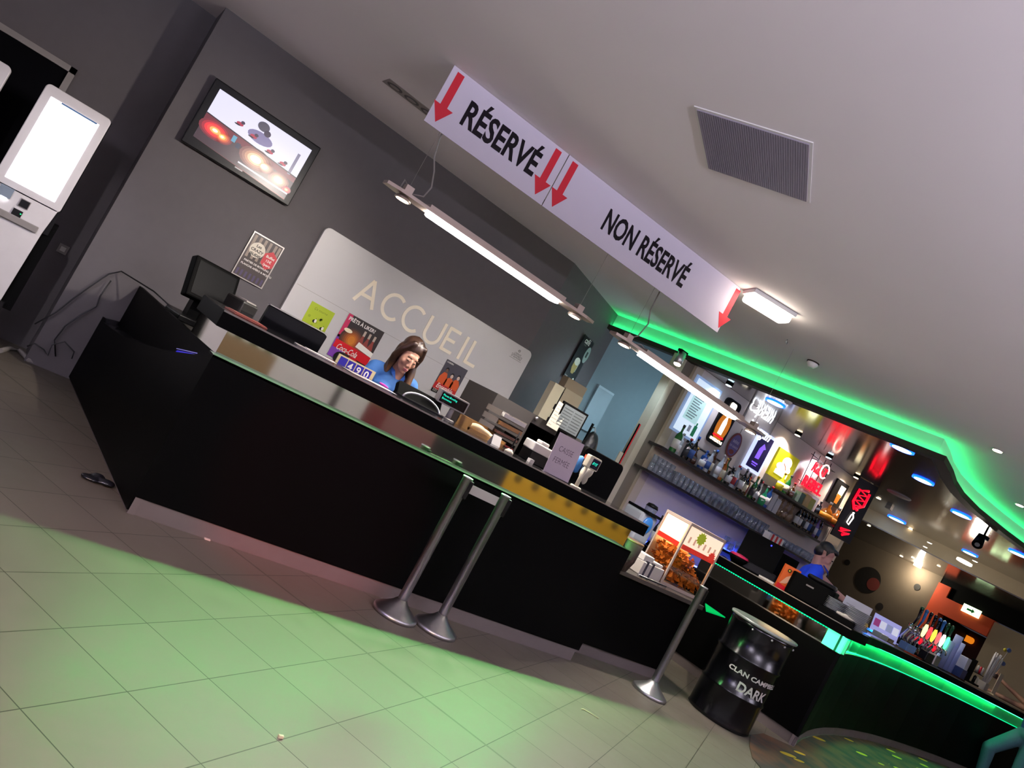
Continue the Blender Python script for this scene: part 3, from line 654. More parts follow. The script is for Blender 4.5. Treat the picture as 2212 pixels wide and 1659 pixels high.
def crazy(d, w, h):
    Rm(d, 0, 0, w, h, c_('brown', '#3a302c'), .0006)
    for k, x in enumerate((.1, .28, .45, .62, .8, .93)): Rm(d, w*x-.012, h*.45, w*x+.012, h*.97, c_('tan', '#8a7c70'), .001)
    for k in range(7): Rm(d, w*(.05+.14*k), h*.02, w*(.12+.14*k), h*.16, c_('violet', '#463a58'), .001)
    d.poly(circ(w*.33, h*.68, w*.25, 30), c_('offwhite', '#d8d0c2'), z=.0016)
    for k, t in enumerate(('Les', 'CRAZY', 'JEUDIS')): d.text(t, .036, INK, align='CENTER', at=(w*.33, h*.74-k*.042, .002), bold=.02)
    Rm(d, w*.18, h*.555, w*.48, h*.562, INK, .002)
    d.poly([(w*.80+.07*math.cos(math.radians(a)), h*.60+.09*math.sin(math.radians(a))) for a in range(30, 390, 60)], c_('red', '#c0323c'), z=.0016)
    for k, t in enumerate(('Buffet', '15€', '/pers')): d.text(t, .034, PAPER, align='CENTER', at=(w*.80, h*.645-k*.038, .002), bold=.02)
    d.text('PARTIES DE BOWLING', .024, PAPER, at=(w*.10, h*.36, .002), bold=.02); d.text('PLANCHE APÉRO & MOJITO', .024, PAPER, at=(w*.06, h*.27, .002), bold=.02)
a = oy((500, 589), 7.235); poster('framed_poster', 'framed brown poster reading Les Crazy Jeudis on the grey wall', 'poster', (1.425, 7.235, 1.43), .28, .41, crazy, frame_m=mat('alu_frame', '#b8b2ac', .3, .6))
def green(d, w, h):
    Rm(d, 0, 0, w, h, c_('lime', '#a8bc2c'), .0006)
    random.seed(3)
    for k in range(16): d.poly(circ(random.uniform(.04, w-.04), random.uniform(.03, h*.8), .014, 10), c_('lime2', '#8fa424'), z=.001)
    d.text('Ça tourne', .034, c_('lime3', '#6f8418'), at=(w*.2, h*.86, .0014), shear=.2)
    for x, y in ((.42, .62), (.8, .54), (.8, .2)): d.poly(circ(w*x, h*y, .016), INK, z=.0018); d.poly(circ(w*x+.012, h*y+.006, .011, 14, .018), PAPER, z=.002); d.poly(circ(w*x+.01, h*y+.03, .005), c_('lime3', '#6f8418'), z=.002)
poster('green_poster', 'lime green poster with small black and white figures on the welcome panel', 'poster', (2.16, 7.19, 1.13), .25, .42, green)
def coke(d, w, h):
    Rm(d, 0, 0, w, h, c_('dark', '#231a16'), .0004); Rm(d, 0, 0, w*.32, h*.5, c_('purple', '#7b3fa8'), .0008); Rm(d, 0, h*.45, w*.12, h, c_('rose', '#c02858'), .0008)
    for k, c in enumerate(('3a2418', '5a3018', '7a4018', '9a5018', 'b8661c', 'cc7c24')): d.poly(circ(w*.36, h*.5, w*(.31-.045*k), 26, h*(.27-.035*k)), c_('o'+c, '#'+c), z=.0009+.00005*k)
    d.poly(circ(w*.18, h*.66, .045, 16, .02), mat('print_lampglow', '#fff0d0', .5), z=.0014)
    for k in range(3):
        x = w*(.58+.14*k); d.poly([(x-.03, h*.18), (x+.03, h*.18), (x+.03, h*.52), (x+.012, h*.66), (x+.012, h*.80), (x-.012, h*.80), (x-.012, h*.66), (x-.03, h*.52)], c_('bottle', '#8a3a30'), z=.0014+.0002*k)
        Rm(d, x-.012, h*.70, x+.012, h*.82, c_('neck', '#b8a898'), .0022)
    d.poly([(w*.02, h*.22), (w, h*.16), (w, h*.36), (w*.02, h*.40)], c_('cola_red', '#d01020'), z=.0026)
    d.poly([(w*.52, h*.42), (w*1.0, h*.36), (w*1.0, h*.47), (w*.55, h*.55)], mat('print_white_glare', '#fffaf0', .4), z=.0028)
    d.poly(circ(w*.62, h*.02, .075, 24), c_('cola_red2', '#c81428'), z=.003); d.poly(circ(w*.30, h*.05, .06, 20), INK, z=.0029)
    d.text('Coca-Cola', .085, PAPER, at=(w*.10, h*.20, .0034), shear=.35, bold=.012, sx=.62)
    d.text('PRÊTS À LIKER?', .050, PAPER, at=(w*.05, h*.87, .0034), bold=.03, sx=.9)
poster('soft_drink_poster', 'red and black cola poster reading PRÊTS À LIKER? behind the clerk', 'poster', (2.53, 7.185, 1.17), .41, .45, coke)
def ens(d, w, h):
    Rm(d, 0, 0, w, h, c_('slate', '#34323c'), .0004); Rm(d, 0, 0, w, h*.10, INK, .0008); Rm(d, 0, h*.10, w, h*.30, c_('cola_red3', '#b81c20'), .0012)
    for x, y, m in ((.22, .70, '#5a3a2a'), (.52, .62, '#d0b8a8'), (.80, .66, '#d0b8a8')):
        d.poly([(w*x-.05, h*.22), (w*x+.05, h*.22), (w*x+.05, h*.48), (w*x+.02, h*(y-.06)), (w*x-.02, h*(y-.06)), (w*x-.05, h*.48)], c_('jump', '#d0541a'), z=.001)
        d.poly(circ(w*x, h*y+.012, .021, 16, .026), INK, z=.0014); d.poly(circ(w*x, h*y, .017, 16, .022), c_('face'+m[1:3], m), z=.0018)
    d.text('Ensemble', .075, PAPER, at=(w*.10, h*.16, .0024), shear=.3, bold=.01, sx=.72); d.text('CASDEN', .022, PAPER, at=(w*.04, h*.92, .0024), bold=.02)
    for k in range(4): d.text('les sports', .013, PAPER, at=(w*.06, h*(.10-.025*k), .0024))
poster('team_poster', 'orange and dark poster reading Ensemble at the right of the clerk', 'poster', (3.695, 7.188, 1.33), .28, .37, ens)
def cafe(d, w, h):
    Rm(d, 0, 0, w, h, c_('blackgreen', '#0e1614'), .0004)
    d.text('café', .11, PAPER, at=(w*.2, h*.86, .001), bold=.01, shear=.2); d.text('crème', .03, c_('lg', '#8a9490'), at=(w*.28, h*.81, .001))
    d.poly([(w*.36, h*.16), (w*.56, h*.16), (w*.68, h*.28), (w*.68, h*.44), (w*.24, h*.44), (w*.24, h*.28)], c_('coffee', '#a08a4c'), z=.001)
    d.poly(circ(w*.46, h*.44, w*.23, 22, .05), c_('foam', '#c8c4b4'), z=.0014); Rm(d, w*.62, h*.22, w*.66, h*.5, c_('shine', '#9aa6a2'), .0016)
    d.poly(circ(w*.88, h*.68, w*.2, 20, .11), c_('sauc', '#8fa09a'), z=.0012); Rm(d, w*.80, h*.62, w*.94, h*.75, c_('sauc2', '#24302c'), .0016)
    d.poly(circ(w*.82, h*.06, .026), PAPER, z=.0014); d.text('à partager', .022, PAPER, at=(w*.06, h*.05, .001))
wd_ = V((.8744, .4852, 0)); p0 = ov((1207, 812), (4.6054, 7.3696), wd_)
poster('coffee_poster', 'tall narrow black coffee poster on the slanted wall under the green glow', 'poster', V((5.43, 7.811, 2.235))+V((.4852, -.8744, 0))*.10, .36, .585, cafe, right=wd_, edge=INK)
# price digits sign
r = thing('price_sign', 'small sign with white digits 490 on purple squares, by the clerk', 'sign', M=frame(oy((726, 789), 5.38), (1, 0, 0), UPZ))
MB().b2((-.02, -.12, -.012), (.30, .088, 0), mat('sign_cream', '#c8b890', .6)).build('board', r)
d = MB()
for k, ch in enumerate(('', '4', '9', '0')): Rm(d, .0+k*.07, .005, .062+k*.07, .078, c_('digit_purple', '#2d2590'), .001); ch and d.text(ch, .075, PAPER, at=(.01+k*.07, .012, .0016), bold=.02)
d.build('digits', r, weld=False)
# white arc of the roundel behind the clerk
# ================================================================== THINGS ON THE RECEPTION COUNTER
TOP = 1.2375
def simple(name, label, cat, mbx, loc=None, group=None, bevel=0, rz=0):
    o = mbx.build(name, bevel=bevel)
    if loc is not None: o.location = loc
    o.rotation_euler.z = rz
    return tag(o, label, cat, group)
# side desk inside, carrying the left till
MB().b2((1.08, 5.42, 0), (1.62, 7.2, .93), mat('side_desk', '#2a2725', .5), Matrix.Translation(-rc.location)).build('side_desk', rc)
r = thing('till_terminal', 'black touch till terminal on the left end of the desk, below the framed poster', 'till', (1.15, 6.25, .93), .35)
b = MB(); b.b2((-.17, -.1, 0), (.17, .14, .05), BLACK); b.build('base', r, bevel=.01)
b = MB(); b.prism([(-.06, .02), (.06, .02), (.05, .1), (-.05, .1)], .05, .25, BLACK); b.build('stand', r)
Mt = Matrix.Translation((0, .0, .33)) @ Matrix.Rotation(math.radians(-22), 4, 'X')
b = MB(); b.b2((-.2, -.03, -.15), (.2, .05, .17), MATTBLK, Mt); b.build('monitor', r, bevel=.012)
b = MB(); b.b2((-.17, -.033, -.12), (.17, -.0305, .14), mat('dark_screen', '#0a0a0c', .5, spec=.1), Mt); b.build('screen', r)
r = thing('receipt_printer', 'black receipt printer with an open slot beside the left till terminal', 'printer', (1.36, 6.05, .93), .5)
b = MB(); b.b2((-.08, -.1, 0), (.08, .1, .36), mat('printer_grey_black', '#1c1a18', .4)); b.build('case', r, bevel=.015)
b = MB(); b.b2((-.06, -.103, .17), (.06, -.099, .29), INK); b.build('paper_slot', r); b = MB(); b.b2((-.05, -.09, .36), (.05, .03, .37), GREYPL); b.build('lid', r)
# flyers and papers on the top
def sheets(label, p, w, d, rz, m, n=3, name='flyer_stack', grp=None):
    q = oz(p, TOP); q = od(p, q.xy.length); b = MB()
    for k in range(n): b.box((k*.006, -k*.005, .0015+.003*k), (w, d, .0025), m if k == n-1 else PAPER, Matrix.Rotation(.05*k, 4, 'Z'))
    return simple(name, label, 'papers', b, (q.x, q.y, TOP+.0003), grp, rz=rz)
FLY = mat('flyer_red', '#a85a4a', .5, var=.5, scale=30); FLY2 = mat('flyer_grey', '#b4aca6', .6, var=.3, scale=40)
simple('flyer_stack', 'stack of reddish flyers on the left end of the counter top', 'papers', MB().box((0, 0, .004), (.22, .15, .006), FLY).box((.01, .01, .009), (.2, .14, .003), FLY), (1.10, 4.62, TOP+.0005), rz=.2)
simple('flyer_stack', 'pale leaflets fanned on the counter top in front of the left monitor', 'papers', MB().box((0, 0, .003), (.24, .12, .005), FLY2).box((.05, .02, .007), (.2, .1, .003), PAPER), (1.55, 4.62, TOP+.0005), rz=-.12)
simple('paper_sheet', 'loose pale sheets on the counter top between left monitor and clerk', 'papers', MB().box((0, 0, .002), (.3, .16, .003), FLY2).box((.1, -.01, .005), (.22, .14, .002), PAPER), (1.95, 4.66, TOP+.0005), rz=.08)
# left monitor
r = thing('monitor', 'black flat monitor seen from behind, left of the clerk', 'monitor', (1.53, 5.2, .93))
b = MB(); b.prism(rrect(.435, .30, .012, cx=0, cy=.285), -.022, .022, BLACK, Matrix.Rotation(math.radians(97), 4, 'X')); b.build('panel', r)
b = MB(); b.b2((-.2, -.03, .13), (.2, -.012, .40), MATTBLK); b.build('back_cover', r); b = MB(); b.b2((-.03, -.02, 0), (.03, .02, .2), BLACK); b.b2((-.1, -.08, 0), (.1, .1, .012), BLACK); b.build('stand', r)
b = MB(); b.b2((-.217, -.075, .436), (.217, -.02, .442), mat('painted_edge_light', '#c8c4c0', .25)); b.build('top_edge', r)  # light along the top edge is put in as a pale strip
# clerk's till: tilted panel with an arched foot
q0 = oy((905, 851), 5.0)
r = thing('till_terminal', 'black till screen with a curved silver foot in front of the clerk', 'till', (2.44, 4.80, TOP))
Mt = Matrix.Translation((.02, .04, .012)) @ Matrix.Rotation(math.radians(58), 4, 'X')
b = MB(); b.prism(rrect(.38, .115, .02, cx=0, cy=.045), -.05, -.005, MATTBLK, Mt); b.build('panel', r, bevel=.006)
b = MB(); b.tube([(.155*math.cos(math.radians(a)), -.04+.02*math.sin(math.radians(a)), .006+.065*math.sin(math.radians(a))) for a in range(0, 181, 12)], .008, STEEL, 8); b.build('arch_foot', r)
b = MB(); b.b2((-.17, -.09, 0), (.17, .1, .012), BLACK); b.build('base', r)
# customer display
TEALT = mat('teal_text', '#00463c', .5, emit='#18f0c8', es=1.4)
r = thing('customer_display', 'grey customer display with teal text on a pole right of the clerk', 'display', (2.77, 4.9, TOP))
b = MB(); b.prism(rrect(.255, .095, .006, cx=-.055, cy=.132), -.03, .03, GREYPL, Matrix.Rotation(PI/2, 4, 'X')); b.build('case', r, bevel=.003)
b = MB(); b.poly([(-.170, -.0305, .095), (.060, -.0305, .095), (.060, -.0305, .168), (-.170, -.0305, .168)], mat('display_black', '#1a1210', .15)); b.build('screen', r)
M_ = frame((-.158, -.0312, .142), (1, 0, 0), UPZ); b = MB(); b.text('Planet-Bowling', .021, TEALT, M_); b.text('Bienvenue', .021, TEALT, M_, at=(0, -.024, 0)); b.build('lettering', r)
b = MB(); b.cyl((-.02, 0, 0), (-.02, 0, .09), .022, .018, GREYPL); b.cyl((-.02, 0, 0), (-.02, 0, .01), .06, .05, GREYPL); b.build('pole', r)
r = thing('card_terminal', 'small white card terminal with printed label behind the grey display', 'terminal', (2.64, 5.0, TOP-.002), -.2)
b = MB(); b.b2((-.04, -.03, 0), (.05, .04, .075), WHITE, Matrix.Rotation(-.2, 4, 'X')); b.build('case', r, bevel=.006); MB().b2((-.025, -.034, .015), (.03, -.0305, .04), INK, Matrix.Rotation(-.2, 4, 'X')).build('label', r)
# wooden tray
WOODM = mat('pale_wood', '#9c7440', .6, var=.15, scale=20)
r = thing('wooden_tray', 'wooden tray holding a crumpled beige cloth on the counter', 'tray', (3.02, 4.86, TOP))
b = MB(); b.b2((-.16, -.1, 0), (.19, .1, .01), WOODM); b.b2((-.16, .09, .01), (.19, .1, .085), WOODM); b.b2((-.16, -.1, .01), (-.15, .1, .085), WOODM); b.b2((.18, -.1, .01), (.19, .1, .05), WOODM); b.b2((-.16, -.1, .01), (.19, -.09, .03), WOODM); b.build('box', r)
tag(blob('crumpled_cloth', [('e', (2.99, 4.85, 1.285), (.07, .05, .03)), ('e', (3.06, 4.86, 1.28), (.06, .06, .025)), ('e', (3.1, 4.83, 1.272), (.05, .04, .02)), ('e', (2.95, 4.87, 1.275), (.05, .05, .022))], .01, mat('beige_cloth', '#b8a888', .9, var=.25, scale=40), None, 2), 'crumpled beige cloth lying in the wooden tray', 'cloth')
# letter trays
r = thing('letter_tray', 'grey and black stacked letter tray full of papers and booklets', 'letter tray', (3.26, 5.0, TOP))
LTG = mat('smoky_plastic', '#6d655e', .3)
b = MB()
for k in range(4): b.b2((-.13, -.11, .01+.065*k), (.13, .12, .016+.065*k), LTG if k > 1 else BLACK); b.b2((-.13, -.11, .016+.065*k), (-.125, .12, .055+.065*k), LTG); b.b2((.125, -.11, .016+.065*k), (.13, .12, .055+.065*k), LTG if k > 1 else BLACK); b.b2((-.13, .115, .016+.065*k), (.13, .12, .055+.065*k), LTG)
b.build('trays', r)
for k, (m, h) in enumerate(((mat('booklet_red', '#8a2a22', .6), .012), (mat('booklet_brown', '#5a3a2c', .6), .02), (mat('booklet_tan', '#8a6238', .6), .028), (PAPER, .03))):
    MB().b2((-.11, -.13, .0165+.065*k), (.11, .1, .0165+.065*k+h), m).build('paper_pile', r)
MB().b2((-.12, -.02, .225), (.0, .1, .25), FLY2).build('box_lid', r)
r = thing('pen_stand', 'thin black pen on a chained yellow base at the counter edge', 'pen', (3.16, 4.60, TOP))
b = MB(); b.lathe([(.035, 0), (.034, .012), (.015, .03)], CREAM); b.build('base', r); b = MB(); b.tube([(.0, 0, .03), (.012, .01, .17)], .005, INK); b.build('pen', r)
r = thing('tent_card', 'small folded white tent card by the letter tray', 'card', (3.09, 4.72, TOP)); b = MB(); b.add([(-.04, -.03, 0), (.04, -.03, 0), (.04, 0, .07), (-.04, 0, .07), (-.04, .03, 0), (.04, .03, 0)], [(0, 1, 2, 3), (3, 2, 5, 4)], PAPER); b.build('sheet', r)
# dark side cabinet behind the counter with a taped note
CABM = mat('dark_cabinet', '#2e2a27', .55)
r = thing('office_cabinet', 'dark low office cabinet behind the counter, right of the letter tray', 'cabinet', (3.9, 5.85, 0))
b = MB(); b.b2((-.44, -.25, 0), (.0, .3, 1.60), CABM); b.b2((.0, -.25, 0), (.62, .3, .95), CABM); b.build('body', r); b = MB(); b.b2((.0, -.24, 1.52), (.62, .3, 1.60), CABM); b.b2((.58, -.24, .95), (.62, .3, 1.52), CABM); b.b2((0, .26, .95), (.58, .3, 1.52), MATTBLK); b.build('hood', r); MB().ell((.03, -.262, 1.575), (.018, .014, .018), STEEL).build('lock', r)
M_ = frame(oy((1180, 918), 5.5), (oy((1205, 932), 5.5)-oy((1180, 918), 5.5)), (.06, .02, 1)); nh = .24
r = thing('paper_note', 'white handwritten note taped upright on the dark cabinet', 'note', M=M_)
b = MB(); b.b2((0, 0, -.001), (.13, nh, .001), mat('note_paper', '#aaa69a', .8)); b.build('sheet', r); b = MB()
for k, t in enumerate(('Bonjour !', 'Pour le petit à', 'boire Kymine, voir', 'AVEC le matériel', 'peut être demandé', 'et il est prêt', 'Merci')): b.text(t, .0155, INK, at=(.008+.01*(k % 2), nh-.035-.031*k, .0015))
b.build('handwriting', r)
# card printer, white
r = thing('card_printer', 'white and grey ticket printer in the dark niche left of the CAISSE sign', 'printer', (3.62, 4.86, TOP-.0))
b = MB(); b.b2((-.14, -.06, .09), (.12, .09, .16), WHITE); b.b2((-.06, -.02, .16), (.02, .06, .19), WHITE); b.build('case', r, bevel=.008); b = MB(); b.b2((-.13, -.06, 0), (.12, .09, .088), BLACK); b.build('base', r, bevel=.006); MB().b2((-.14, -.10, .0), (-.10, -.06, .03), WHITE).build('plug', r)
# back monitor with taped sheets
r = thing('monitor', 'black framed screen turned away with grey sheets taped on it, behind the note', 'monitor', (4.20, 5.5, 1.1))
b = MB(); b.b2((-.15, -.0, .48), (.16, .03, .73), MATTBLK); b.build('frame', r, bevel=.004); b = MB(); b.poly([(-.13, -.002, .50), (.14, -.002, .50), (.14, -.002, .71), (-.13, -.002, .71)], mat('grey_sheet', '#50575a', .6)); b.build('sheet', r)
b = MB()
for k in range(7): b.b2((-.12, -.004, .515+.027*k), (-.01, -.0025, .523+.027*k), mat('grey_lines', '#33383a', .7)); b.b2((.01, -.004, .515+.027*k), (.12, -.0025, .523+.027*k), mat('grey_lines'))
b.build('printed_lines', r, weld=False); MB().b2((-.03, .01, 0), (.05, .05, .5), MATTBLK).build('stand', r)
# CAISSE FERMEE sign
q0, q1 = oy((1175, 1020), 4.55), oy((1224, 1045), 4.55); ww = .245; hh_ = .315
r = thing('closed_sign', 'upright paper sign handwritten CAISSE FERMÉE standing on the counter', 'sign', M=frame((3.475, 4.55, TOP), (1, -.1, 0), (-.02, .12, 1)))
b = MB(); b.b2((0, 0, -.003), (ww, hh_, 0), mat('lilac_paper', '#c6b6c0', .7)); b.b2((0, 0, -.05), (ww, .004, 0), mat('acrylic_foot', '#a8a0a4', .2)); b.build('sheet', r)
b = MB(); PEN = mat('pen_line', '#4a3a46', .7)
b.text('CAISSE', .062, PEN, at=(.045, .185, .001), bold=-.012, sx=.75, shear=.1); b.text('FERMÉE', .062, PEN, at=(.035, .095, .001), bold=-.012, sx=.75, shear=.1); b.build('handwriting', r)
# second customer display
r = thing('customer_display', 'cream customer display on a slanted pole at the right end of the counter', 'display', (3.82, 4.55, TOP))
b = MB(); b.tube([(0, 0, 0), (.0, .0, .19)], .016, CREAM, 12); b.cyl((0, 0, 0), (0, 0, .012), .05, .04, CREAM); b.build('pole', r)
b = MB(); b.prism(rrect(.12, .10, .012, cx=.035, cy=.225), -.03, .025, CREAM, Matrix.Rotation(PI/2, 4, 'X')); b.build('case', r, bevel=.004)
b = MB(); b.poly([(.008, -.0255, .185), (.088, -.0255, .185), (.088, -.0255, .262), (.008, -.0255, .262)], mat('display_navy', '#12142a', .15)); b.build('screen', r); b = MB(); b.text('BYE', .03, TEALT, frame((.015, -.0262, .215), (1, 0, 0), UPZ), shear=.3); b.build('lettering', r)
# big black panel behind
r = thing('large_monitor', 'large black round-cornered screen back standing at the right end of the counter', 'monitor', (4.30, 4.98, TOP-.3))
b = MB(); b.prism(rrect(.47, .40, .045, cx=0, cy=.43), -.02, .03, MATTBLK, Matrix.Rotation(PI/2, 4, 'X')); b.build('case', r, bevel=.006); b = MB(); b.b2((-.1, -.01, 0), (.1, .03, .25), BLACK); b.build('stand', r)
r = thing('headset_bag', 'blue round pouch with an orange tag hanging on the large black screen', 'pouch', (3.96, 4.82, 1.40))
b = MB(); b.ell((0, 0, 0), (.05, .035, .075), mat('blue_fabric', '#3a78b8', .7)); b.build('pouch', r); b = MB(); b.b2((.02, -.02, .065), (.05, .0, .10), mat('orange_tag', '#e0502a', .6)); b.build('tag', r); b = MB(); b.tube([(.01, -.036, -.06), (.015, -.038, 0), (.0, -.03, .06)], .004, INK); b.tube([(.015, -.038, .0), (.035, -.025, .05)], .004, INK); b.build('cord', r)
r = thing('white_bag', 'crumpled white plastic bag by the cream display', 'bag', (4.10, 4.86, 1.36)); blob('bag_body', [('e', (0, 0, 0), (.05, .03, .07)), ('e', (.03, .0, .03), (.04, .03, .06)), ('e', (.03, 0, -.05), (.025, .02, .04))], .008, mat('white_bag_plastic', '#cfc8b8', .5), r, 2)
# things of the recess
r = thing('jacket', 'black padded jacket hanging in front of the blue grey wall', 'jacket', oy((1272, 965), 6.6))
blob('coat_body', [('e', (0, 0, -.05), (.10, .07, .22)), ('e', (.05, 0, -.2), (.11, .08, .25)), ('e', (-.03, 0, .08), (.05, .05, .1))], .014, mat('black_nylon', '#0d1214', .35, var=.3, scale=25, bump=.6), r, 3); MB().cyl((0, .12, -r.location.z), (0, .12, .25), .015, .015, MATTBLK).tube([(0, .12, .2), (0, .06, .22), (0, .0, .15)], .006, STEEL).cyl((0, .12, -r.location.z), (0, .12, -r.location.z+.03), .15, .13, MATTBLK).build('coat_stand', r)
r = thing('metal_locker', 'tall cream metal locker cabinet standing by the slanted wall', 'locker', (4.98, 6.85, 0))
b = MB(); b.b2((-.2, -.05, 0), (-.06, .06, 2.04), mat('locker_cream', '#d8d0b4', .5)); b.b2((-.03, -.03, 0), (.24, .06, 2.05), mat('locker_tan', '#a89c84', .5)); b.build('body', r)
b = MB(); b.b2((-.06, -.03, 0), (-.03, .05, 2.0), INK); b.b2((-.075, -.06, 1.62), (-.055, -.05, 1.68), INK); b.b2((-.075, -.06, 1.78), (-.055, -.05, 1.84), INK); b.build('hinge', r)
r = thing('wall_cabinet', 'small beige box cabinet above the cream locker', 'cabinet', (5.15, 7.05, 2.06)); MB().b2((-.14, -.1, 0), (.16, .02, .12), mat('box_tan', '#8f7f68', .6)).build('body', r)
p = ov((1232, 868), (5.5, 7.86), wd_); r = thing('pink_sticker', 'pink and white bird sticker on the slanted wall', 'sticker', M=frame(p+V((.4852, -.8744, 0))*.10, wd_, UPZ))
b = MB(); b.poly(rrect(.15, .20, .03), PAPER); b.poly([(-.06, .04), (.0, .085), (.06, .08), (.07, -.08), (.04, -.07), (.03, .0), (.0, .03), (-.03, -.01), (-.05, -.08), (-.07, -.05)], mat('pink_print', '#d01858', .5), z=.001); b.build('print', r)
r = thing('wall_panel', 'pale blue grey metal box mounted on the blue wall', 'panel', M=frame(oy((1252, 905), 8.19), (1, 0, 0), UPZ)); b = MB(); b.b2((0, -.1, 0), (.3, .5, .03), mat('blue_box', '#8ba0a8', .5)); b.build('box', r); MB().b2((0, .5, .0), (.3, .53, .035), mat('blue_box_lid', '#a8bcc4', .5)).build('lid', r)
p = oz((1464, 782), ZB-.15); r = thing('spotlight', 'silver cylinder spotlight under the dark ceiling by the pillar', 'spotlight', (p.x, p.y, ZB))
b = MB(); b.cyl((0, 0, -.03), (-.02, -.03, -.18), .05, .05, STEEL); b.build('body', r); b = MB(); b.cyl((-.02, -.03, -.18), (-.021, -.031, -.184), .042, .042, SPOTG); b.build('lens', r); MB().b2((-.06, -.03, -.03), (.06, .03, 0), MATTBLK).build('bracket', r)
sl_ = bpy.data.lights.new('recess_spot', 'SPOT'); sl_.energy = 70; sl_.color = (.62, .86, 1); sl_.spot_size = 1.7; sl_.spot_blend = .8; sl_.shadow_soft_size = .05
so = bpy.data.objects.new('recess_spot', sl_); COL.objects.link(so); so.parent = r; so.location = (-.022, -.04, -.2); so.rotation_euler = (V((5.7, 8.0, 1.3))-V((p.x, p.y, ZB))).to_track_quat('-Z', 'Y').to_euler()
struct(MB().b2((6.255, 6.945, 0), (6.272, 6.955, 2.15), RED).b2((6.24, 6.945, 0), (6.255, 6.955, 2.15), MATTBLK).b2((6.18, 6.945, 0), (6.24, 6.955, 1.75), PIL1).build('trim_door_edge'))

# ---- belt barriers
BELT = mat('pale_belt', '#b9b4ac', .6)
def barrier(label, x, y, belt_to=None, rz=0):
    r = thing('belt_barrier', label, 'barrier post', (x, y, 0), rz, 'steel belt barrier posts')
    MB().lathe([(.154, 0), (.154, .022), (.142, .030), (.06, .085), (.034, .115)], STEEL, n=40).build('base', r)
    MB().lathe([(.032, .1), (.032, .99), (.036, .99), (.036, 1.0), (.001, 1.0)], STEEL, n=24).build('pole', r)
    MB().b2((.0, -.03, .86), (.045, .03, .985), BLACK).build('belt_head', r, bevel=.006)
    return r
b1 = barrier('left of the two paired steel belt posts in front of the counter', 1.868*1.45, 2.905*1.45)
b2_ = barrier('right of the two paired steel belt posts in front of the counter', 2.085*1.45, 2.885*1.45)
barrier('single steel belt post standing beside the black barrel', 3.687*1.45, 2.962*1.45)
be = MB(); d = b2_.location-b1.location; be.b2((.04, -.001, .905), (d.length-.04, .001, .965), BELT); o = be.build('belt', b1); o.rotation_euler.z = math.atan2(d.y, d.x)

# ---- barrel
BX, BY, BR, BH = 6.29, 4.27, .293, .90
r = thing('drum_barrel', 'black metal drum table printed CLAN CAMPBELL DARK standing by the bar', 'barrel', (BX, BY, 0))
DRUM = mat('drum_black', '#050507', .2, var=.3, scale=3, spec=.3)
MB().lathe([(BR-.012, 0), (BR, .008), (BR-.006, .03), (BR-.006, .27), (BR+.006, .285), (BR+.006, .30), (BR-.006, .315), (BR-.006, .58), (BR+.006, .595), (BR+.006, .61), (BR-.006, .625), (BR-.006, .84), (BR, .86), (BR, BH-.01), (BR-.012, BH)], DRUM, n=64).build('body', r)
MB().lathe([(BR+.012, BH-.008), (BR+.018, BH), (BR+.018, BH+.012), (BR+.01, BH+.018), (BR-.02, BH+.014), (.001, BH+.014)], mat('drum_top', '#8a918e', .25, .3), n=64).build('top', r)
b = MB()
for a in (200, 235, 262, 300, 330): b.ell((BR*math.cos(math.radians(a)), BR*math.sin(math.radians(a)), .855), (.011, .011, .011), STEEL, nu=10, nv=6)
b.build('studs', r)
WLET = mat('drum_lettering', '#c9c6c2', .6)
def oncyl(p):
    d_ = ray(p); a = d_.x**2+d_.y**2; bb = -2*(d_.x*BX+d_.y*BY); cc = BX**2+BY**2-BR**2; di = bb*bb-4*a*cc
    t = (-bb-math.sqrt(max(di, 0)))/(2*a); q = EYE+d_*t; return math.atan2(q.y-BY, q.x-BX), q.z
b = MB()
for t, p, sz in (('CLAN CAMPBELL', (1576, 1436), .056), ('DARK', (1590, 1484), .112)):
    a0, z0 = oncyl(p); b.text(t, sz, WLET, fn=lambda v, a0=a0, z0=z0: ((BR+.0012)*math.cos(a0+v[0]/BR), (BR+.0012)*math.sin(a0+v[0]/BR), z0-.02+v[1]), bold=.03, sx=1.25 if sz < .1 else 1.0)
b.build('lettering', r, weld=False)
# litter on the floor
p = oz((208, 1042), 0); tag(blob('crumpled_wrapper', [('e', (p.x-.03, p.y, .015), (.07, .05, .014)), ('e', (p.x+.05, p.y-.01, .02), (.05, .04, .018)), ('e', (p.x, p.y+.03, .025), (.04, .03, .02))], .01, mat('dark_wrapper', '#14141a', .25), None, 1), 'dark crumpled wrapper on the floor beside the counter plinth', 'litter')
p = oz((447, 1166), 0); tag(MB().box((p.x, p.y, .004), (.035, .02, .006), PAPER, None).build('paper_scrap'), 'tiny white paper scrap at the foot of the long plinth', 'litter')
p = oz((1270, 1540), 0); tag(MB().tube([(p.x-.05, p.y+.02, .004), (p.x-.02, p.y+.03, .004), (p.x+.02, p.y, .004), (p.x+.06, p.y-.05, .004)], .003, mat('clear_film', '#d8d4a8', .2), 6).build('plastic_strip'), 'thin clear plastic strip lying on the tiles', 'litter')
p = oz((605, 1594), 0); tag(MB().box((p.x, p.y, .006), (.02, .012, .01), CREAM).build('crumb'), 'small beige crumb on a tile joint near the bottom edge', 'litter')
